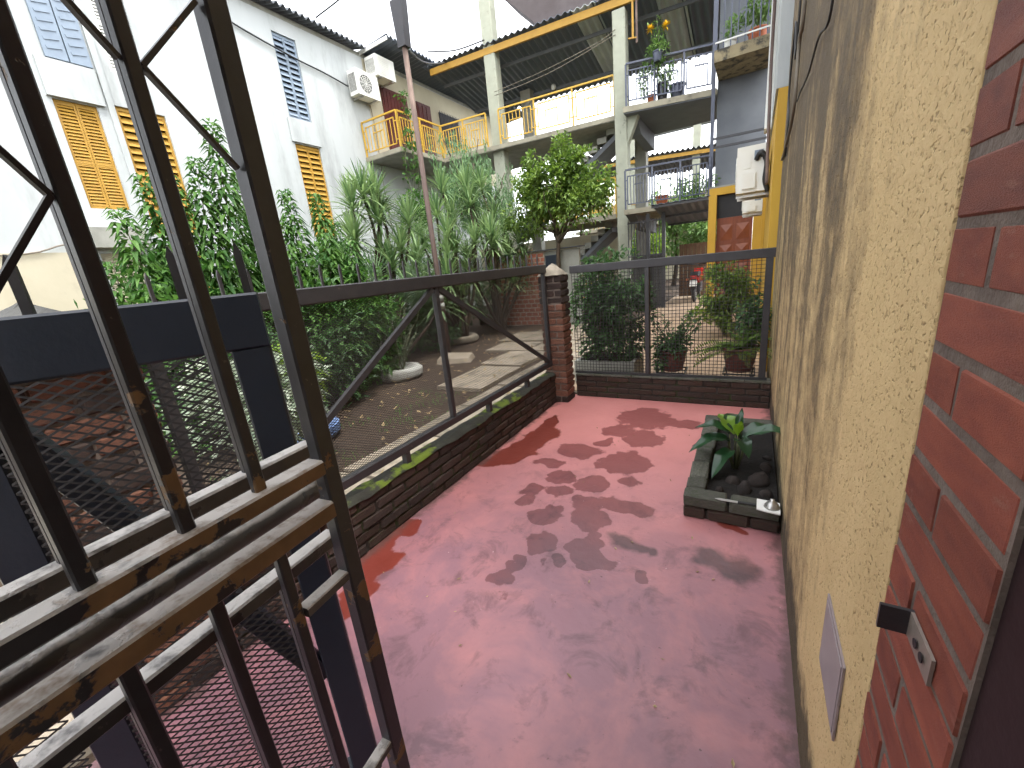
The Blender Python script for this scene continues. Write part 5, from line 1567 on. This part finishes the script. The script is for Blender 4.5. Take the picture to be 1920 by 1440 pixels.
dr = MB().box(-.84, -.085, 11.70, 11.76, 0, 2.175).build('door', M['wood_red'], rb)
fr = MB()
for z0, z1 in ((.10,.55),(.68,1.10),(1.23,1.55),(1.66,2.02)):
    for x0, x1 in ((-.77,-.50),(-.42,-.15)):
        xc, zc = (x0+x1)/2, (z0+z1)/2
        fr.add([(x0,11.699,z0),(x1,11.699,z0),(x1,11.699,z1),(x0,11.699,z1),(xc,11.655,zc)], [(0,1,4),(1,2,4),(2,3,4),(3,0,4)])
fr.build('raised_panel', pm('red_brown_door_panel', (.24,.075,.035), (.17,.045,.02), 3, .4), dr)
MB().box(-1.02, -.845, 11.69, 11.90, 2.15, 2.179).build('door_head', M['wood_dark'], rb)
# upper floors behind
MB().box(-1.05, .09, 13.3, 13.5, 2.9, 7.9).build('grey_wall', M['soffit'], rb)
MB().box(-1.08, .09, 12.3, 13.29, 2.86, 2.98).build('ledge', M['concrete'], rb)
for z in (3.95, 4.15): MB().bar((-1.08,12.75,z),(.09,12.75,z-.02), .05, .05).build('rail', M['steel'], rb)
MB().box(-1.14, -1.06, 12.70, 12.80, 2.77, 7.4).build('corner_post', M['navy_post'], rb)
bl = empty('balcony', (-.5, 12.4, 5.6), 'weathered cream balcony slab with pale railing at the upper right', 'balcony')
MB().box(-1.04, .09, 12.0, 13.29, 5.56, 5.80).build('slab', pm('mould_stained_slab', (.30,.25,.15), (.22,.18,.11), 3, .9, .4, 30, dirt=(.06,.055,.045), dscale=4, dlo=.48, dhi=.6), bl)
for x in (-1.0,-.86,-.72,-.58,-.44,-.30,-.16,-.02):
    MB().bar((x,12.05,5.80),(x,12.05,6.86), .026).build('baluster', M['navy_post'], bl)
for z in (5.95, 6.87): MB().bar((-1.03,12.05,z),(.09,12.05,z), .03).build('rail', M['white_paint'], bl)
cable('drain_pipe', [(.05,7.2,8),(.05,7.2,4.2),(.06,7.0,3.3),(.07,6.6,2.6),(.08,6.4,2.2)], .022, M['rust'], 'brown pipe running down the edge of the yellow building', 'pipe', sub=4)
ac_unit((-.10,7.1,2.17), .34, .72, .56, '-x', 'large air conditioner with trailing pipes on the yellow building')
ac_unit((-.08,9.3,2.05), .32, .66, .26, '-x', 'small air conditioner above the red-brown door', False)
cable('pipe_loop', [(-.05,6.73,2.55),(.0,6.68,2.62),(.07,6.70,2.5),(.06,6.72,2.3),(.10,6.75,2.15)], .03, M['cable'], 'black insulated pipes looping out of the large air conditioner', 'pipe', sub=6)
pf = [(-.75,12.35,5.8,'hanging white pot of leaves on the upper right balcony','white_paint',.13,.22), (-.20,12.35,5.8,'red pot of long leaves on the upper right balcony','orange_pot',.2,.26)]
for x, y, z, lab, mk, r_, h in pf:
    pot((x,y,z), r_*.75, r_, h, M[mk], lab, group='pots on the balconies')
b = empty('balcony_plant', (-.45,12.4,6.0), 'mixed leafy plants crowding the upper right balcony railing', 'plant')
ml = MB(); bush(ml, (-.70,12.4,6.28), (.25,.2,.22), 260, .10, .04, 131, 4, -.2, .5); bush(ml, (-.20,12.4,6.6), (.28,.25,.5), 420, .14, .05, 132, 4, -.2, .5)
for i in range(18): ml.strap((-.15,12.35,6.1), (RND.uniform(-.5,.5), RND.uniform(-.5,.3), 1), RND.uniform(.5,.85), .05, .25, 5)
ml.build('foliage', M['lf_bg'], b)

# flower pots on the grey upper railing
for x, y, z, r_, h, mk, lab in ((-2.62,13.0,5.38,.12,.22,'orange_pot','small orange pot behind the grey upper railing'), (-2.35,13.0,5.38,.15,.42,'steel','dark tall pot with leafy stems behind the grey upper railing'),
                            (-2.42,12.74,6.22,.12,.24,'navy_post','grey hanging pot on top of the grey upper railing'), (-2.0,13.15,5.38,.2,.34,'navy_post','square grey tub behind the grey upper railing')):
    pot((x,y,z), r_*.75, r_, h, M[mk], lab, group='pots on the gallery')
fl = empty('flowering_plant', (-2.45,12.8,6.3), 'tall leafy plant with two yellow flowers above the grey upper railing', 'plant')
ms, ml, mf = MB(), MB(), MB()
for i, e in enumerate(((-2.62,12.8,7.12),(-2.22,12.8,7.02),(-2.45,12.8,7.2),(-2.75,12.85,6.4),(-2.3,12.85,6.4))):
    p = limb(ms, (-2.45,12.82,5.9), e, .012, .005, .1, 6, i, 5)
    for q in range(60):
        t = RND.uniform(1,5.99); k = int(t)
        ml.leaf(p[k].lerp(p[k+1], t-k) + rvec()*.08, rvec(), .11, .04, fold=.2, droop=.3)
bush(ml, (-2.42,12.85,6.5), (.28,.2,.25), 350, .11, .04, 141, 4, -.2, .5)
bush(ml, (-2.78,12.85,5.95), (.14,.15,.42), 300, .10, .04, 142, 4, -.2, .5)
bush(ml, (-2.25,12.95,5.95), (.22,.15,.35), 350, .10, .04, 143, 4, -.2, .5)
for c in ((-2.60,12.78,7.0),(-2.22,12.78,6.95)):
    mf = MB()
    for i in range(26):
        mf.leaf(Vector(c), rvec() + Vector((0,-.4,.2)), .13, .06, fold=.1)
    mf.build('flower', M['petal'], fl)
ms.build('stem', M['branch_green'], fl, smooth=True); ml.build('foliage', M['lf_bg'], fl)
pot((-2.3,12.7,2.77), .13, .17, .26, M['orange_pot'], 'orange pot on the lower gallery behind the grey railing', group='pots on the gallery')
b = empty('bush', (-1.6,13.2,2.8), 'leafy potted plants behind the grey lower railing', 'bush')
ml = MB(); bush(ml, (-1.5,13.2,3.15), (.55,.3,.35), 700, .11, .05, 145, 3, -.1, .5); ml.build('foliage', M['lf_bg'], b)

# canopy, iron grille, brown fence and motorcycle beyond the patio
cn = empty('metal_canopy', (-1.6,12,2.6), 'dark sheet metal canopy beside the yellow post', 'canopy')
mb = MB(); corrugated(mb, (-2.35,11.5,2.70), (1.36,0,.0), (0,2.6,-.35), 0, .18, .012); mb.build('sheet', M['roof_metal'], cn)
for y in (11.55, 12.8, 14.0): MB().bar((-2.35,y,2.66-(y-11.5)*.135),(-.99,y,2.66-(y-11.5)*.135), .04, .05).build('purlin', M['steel'], cn)
ig = empty('iron_grille', (-2.8,12.4,0), 'tall dark iron grille standing left of the patio', 'grille')
for i in range(12): MB().bar((-3.15+i*.085,12.35,0),(-3.15+i*.085,12.35,2.45), .022).build('bar', M['steel'], ig)
for z in (.1,1.2,1.5,2.4): MB().bar((-3.17,12.35,z),(-2.2,12.35,z), .035).build('rail', M['steel'], ig)
for x in (-2.62,-2.2): MB().bar((x,12.4,0),(x,12.4,2.6), .09).build('post', M['steel'], ig)
MB().box(-3.1,-2.25,12.6,12.63,.0,1.5).build('backing_sheet', pm('grey_sheet', (.09,.085,.075), (.06,.06,.05), 3, .8), ig)
bf = empty('board_fence', (-1.5,14.9,0), 'brown wooden board gate behind the motorcycle', 'gate')
for i in range(9): MB().box(-2.15+i*.13, -2.15+i*.13+.122, 14.9, 14.93, .05, 1.72).build('board', M['wood_brown'], bf)
for z in (.3,1.0,1.6): MB().box(-2.15,-.98,14.932,14.96,z,z+.08).build('rail', M['wood_brown'], bf)
mo = empty('motorcycle', (-1.55,14.0,0), 'red and black motorcycle parked beyond the tiled patio seen from behind', 'motorcycle')
wh = [( .22+.0,0)]
for y in (13.6,14.85):
    t_ = MB(); pts = [(-1.52, y+.27*math.cos(a*PI/12), .30+.27*math.sin(a*PI/12)) for a in range(25)]
    t_.tube(pts, .045, 8, caps=False); w_ = t_.build('wheel', M['rubber'], mo, smooth=True)
    MB().tube([(-1.55,y,.30),(-1.49,y,.30)], .20, 18).build('rim', M['metal'], w_)
MB().prism([(13.4,.72),(13.9,.78),(14.3,.74),(14.55,.95),(14.75,.92),(14.6,.62),(13.7,.55)], 'x', -1.64, -1.40).build('body', M['red_plastic'], mo)
MB().prism([(13.35,.80),(13.5,.90),(14.2,.86),(14.25,.78),(13.5,.76)], 'x', -1.63, -1.41).build('seat', M['rubber'], mo)
MB().prism([(13.22,.42),(13.45,.78),(13.5,.78),(13.34,.40)], 'x', -1.58, -1.46).build('mudguard', M['rubber'], mo)
MB().prism([(13.19,.50),(13.29,.66),(13.30,.66),(13.20,.49)], 'x', -1.62, -1.42).build('licence_plate', M['white_paint'], mo)
MB().box(-1.60,-1.44,13.28,13.36,.70,.79).build('tail_light', M['red_plastic'], mo)
MB().tube([(-1.85,14.35,1.10),(-1.52,14.5,1.05),(-1.19,14.35,1.10)], .018, 8).build('handlebar', M['rubber'], mo)
for x in (-1.80,-1.24):
    m_ = MB(); m_.tube([(x,14.4,1.08),(x,14.42,1.28)], .008, 6); m_.box(x-.06,x+.06,14.40,14.43,1.26,1.36); m_.build('mirror', M['rubber'], mo)
for x in (-1.70,-1.34): MB().box(x-.03,x+.03,13.35,13.42,.66,.71).build('indicator', M['orange_pot'], mo)
MB().box(-1.66,-1.38,13.8,14.4,.28,.56).build('engine', M['steel'], mo)

# ---------------------------------------------------------------- brick hut and low houses behind the garden
hu = empty('brick_hut', (-5.0,9.75,0), 'low orange brick wall with a metal sheet on top beyond the garden', 'wall')
MB().box(-6.3,-4.60,9.72,9.85,-.1,1.86).build('core', M['mortar_pale'], hu)
for c in range(16):
    x = -6.3 - (.08 if c % 2 else 0)
    while x < -4.66:
        a, b_ = max(x,-6.3), min(x+.150,-4.60)
        if b_-a > .04:
            put('brick', RND.choice(BM['brick_orange']), ((a+b_)/2, 9.735 + RND.uniform(-.006,.006), .06 + c*.114), hu, (RND.uniform(-.02,.02), RND.uniform(-.02,.02), 0), (b_-a, .06, .086))
        x += .178
MB().box(-4.598,-3.68,9.75,9.85,-.1,1.84).build('rendered_wall', M['concrete'], hu)
MB().box(-4.56,-4.18,9.70,9.748,.7,1.74).build('meter_box', M['steel_blue'], hu)
MB().box(-6.4,-3.6,9.60,9.98,1.865,1.885).build('top_sheet', M['roof'], hu)
lh = empty('low_house', (-7.5,16.4,0), 'low cream house with a white barred opening behind the stairs', 'house')
MB().box(-11,-4.2,16.3,16.6,-.1,2.5).build('wall', M['cream'], lh)
MB().box(-7.4,-6.5,16.24,16.29,.9,2.0).build('window', M['dark'], lh)
MB().box(-6.2,-5.4,16.24,16.29,0,2.1).build('door', M['white_paint'], lh)
mb = MB()
for i in range(9): mb.bar((-7.35+i*.1,16.2,.9),(-7.35+i*.1,16.2,2.0), .02)
mb.build('window_bars', M['white_paint'], lh)
MB().box(-9.5,-8.0,16.22,16.29,1.6,2.2).build('sign_band', M['brick_orange'], lh)

fg = empty('far_gallery', (-5,24,0), 'distant gallery block with a yellow roof beam seen under the slab', 'building')
MB().prism([(-9.2,6.38),(-1.0,5.9),(-1.0,6.06),(-9.2,6.54)], 'y', 23.9, 24.0).build('roof_beam', M['yellow'], fg)
mb = MB(); corrugated(mb, (-9.4,23.8,6.66), (8.6,0,-.5), (0,3.4,-.5), 0, .24, .05); mb.build('roof', M['roof_metal'], fg)
for x in (-5.9,-2.75): MB().bar((x,24.2,0),(x,24.2,7.6), .34).build('column', M['column'], fg)
MB().box(-5.7,-2.0,24.3,24.6,7.35,7.9).build('upper_beam', M['concrete'], fg)
MB().box(-9.2,-1.0,24.0,26.5,3.05,3.2).build('slab', M['slab'], fg)
for i in range(26): MB().bar((-9.0+i*.3,24.02,3.2),(-9.0+i*.3,24.02,4.2), .03).build('baluster', M['yellow'], fg)
for z in (3.35,4.2): MB().bar((-9.1,24.02,z),(-1.1,24.02,z), .04).build('rail', M['yellow'], fg)
MB().box(-9.2,-1.0,26.4,26.6,-.1,4.6).build('back_wall', M['cream'], fg)
for i, (x, y, z, rx, rz, lab) in enumerate(((-3.2,20.5,3.0,1.3,1.6,'leafy background tree seen through the grey lower railing'), (-5.2,19.5,1.7,1.2,1.5,'dark green background bush left of the middle column'), (-4.1,18.6,1.5,.8,1.3,'yellow-green background shrub right of the middle column foot'), (-1.9,19.5,2.2,.9,1.4,'background shrub under the dark canopy'), (-7.6,21,4.6,1.5,1.6,'background tree crown behind the stairs'))):
    o = empty('background_tree', (x, y, 0), lab, 'tree', 'trees behind the gallery')
    ml, ms = MB(), MB()
    limb(ms, (x,y,0), (x,y,z), .12, .05, .05, 5, i)
    bush(ml, (x,y,z), (rx,rx*.8,rz), 1500, .26, .12, 150+i, 1.3, -.12, .5)
    ms.build('trunk', M['bark'], o, smooth=True); ml.build('crown', M['lf_bright'] if i == 2 else M['lf_bg'], o)
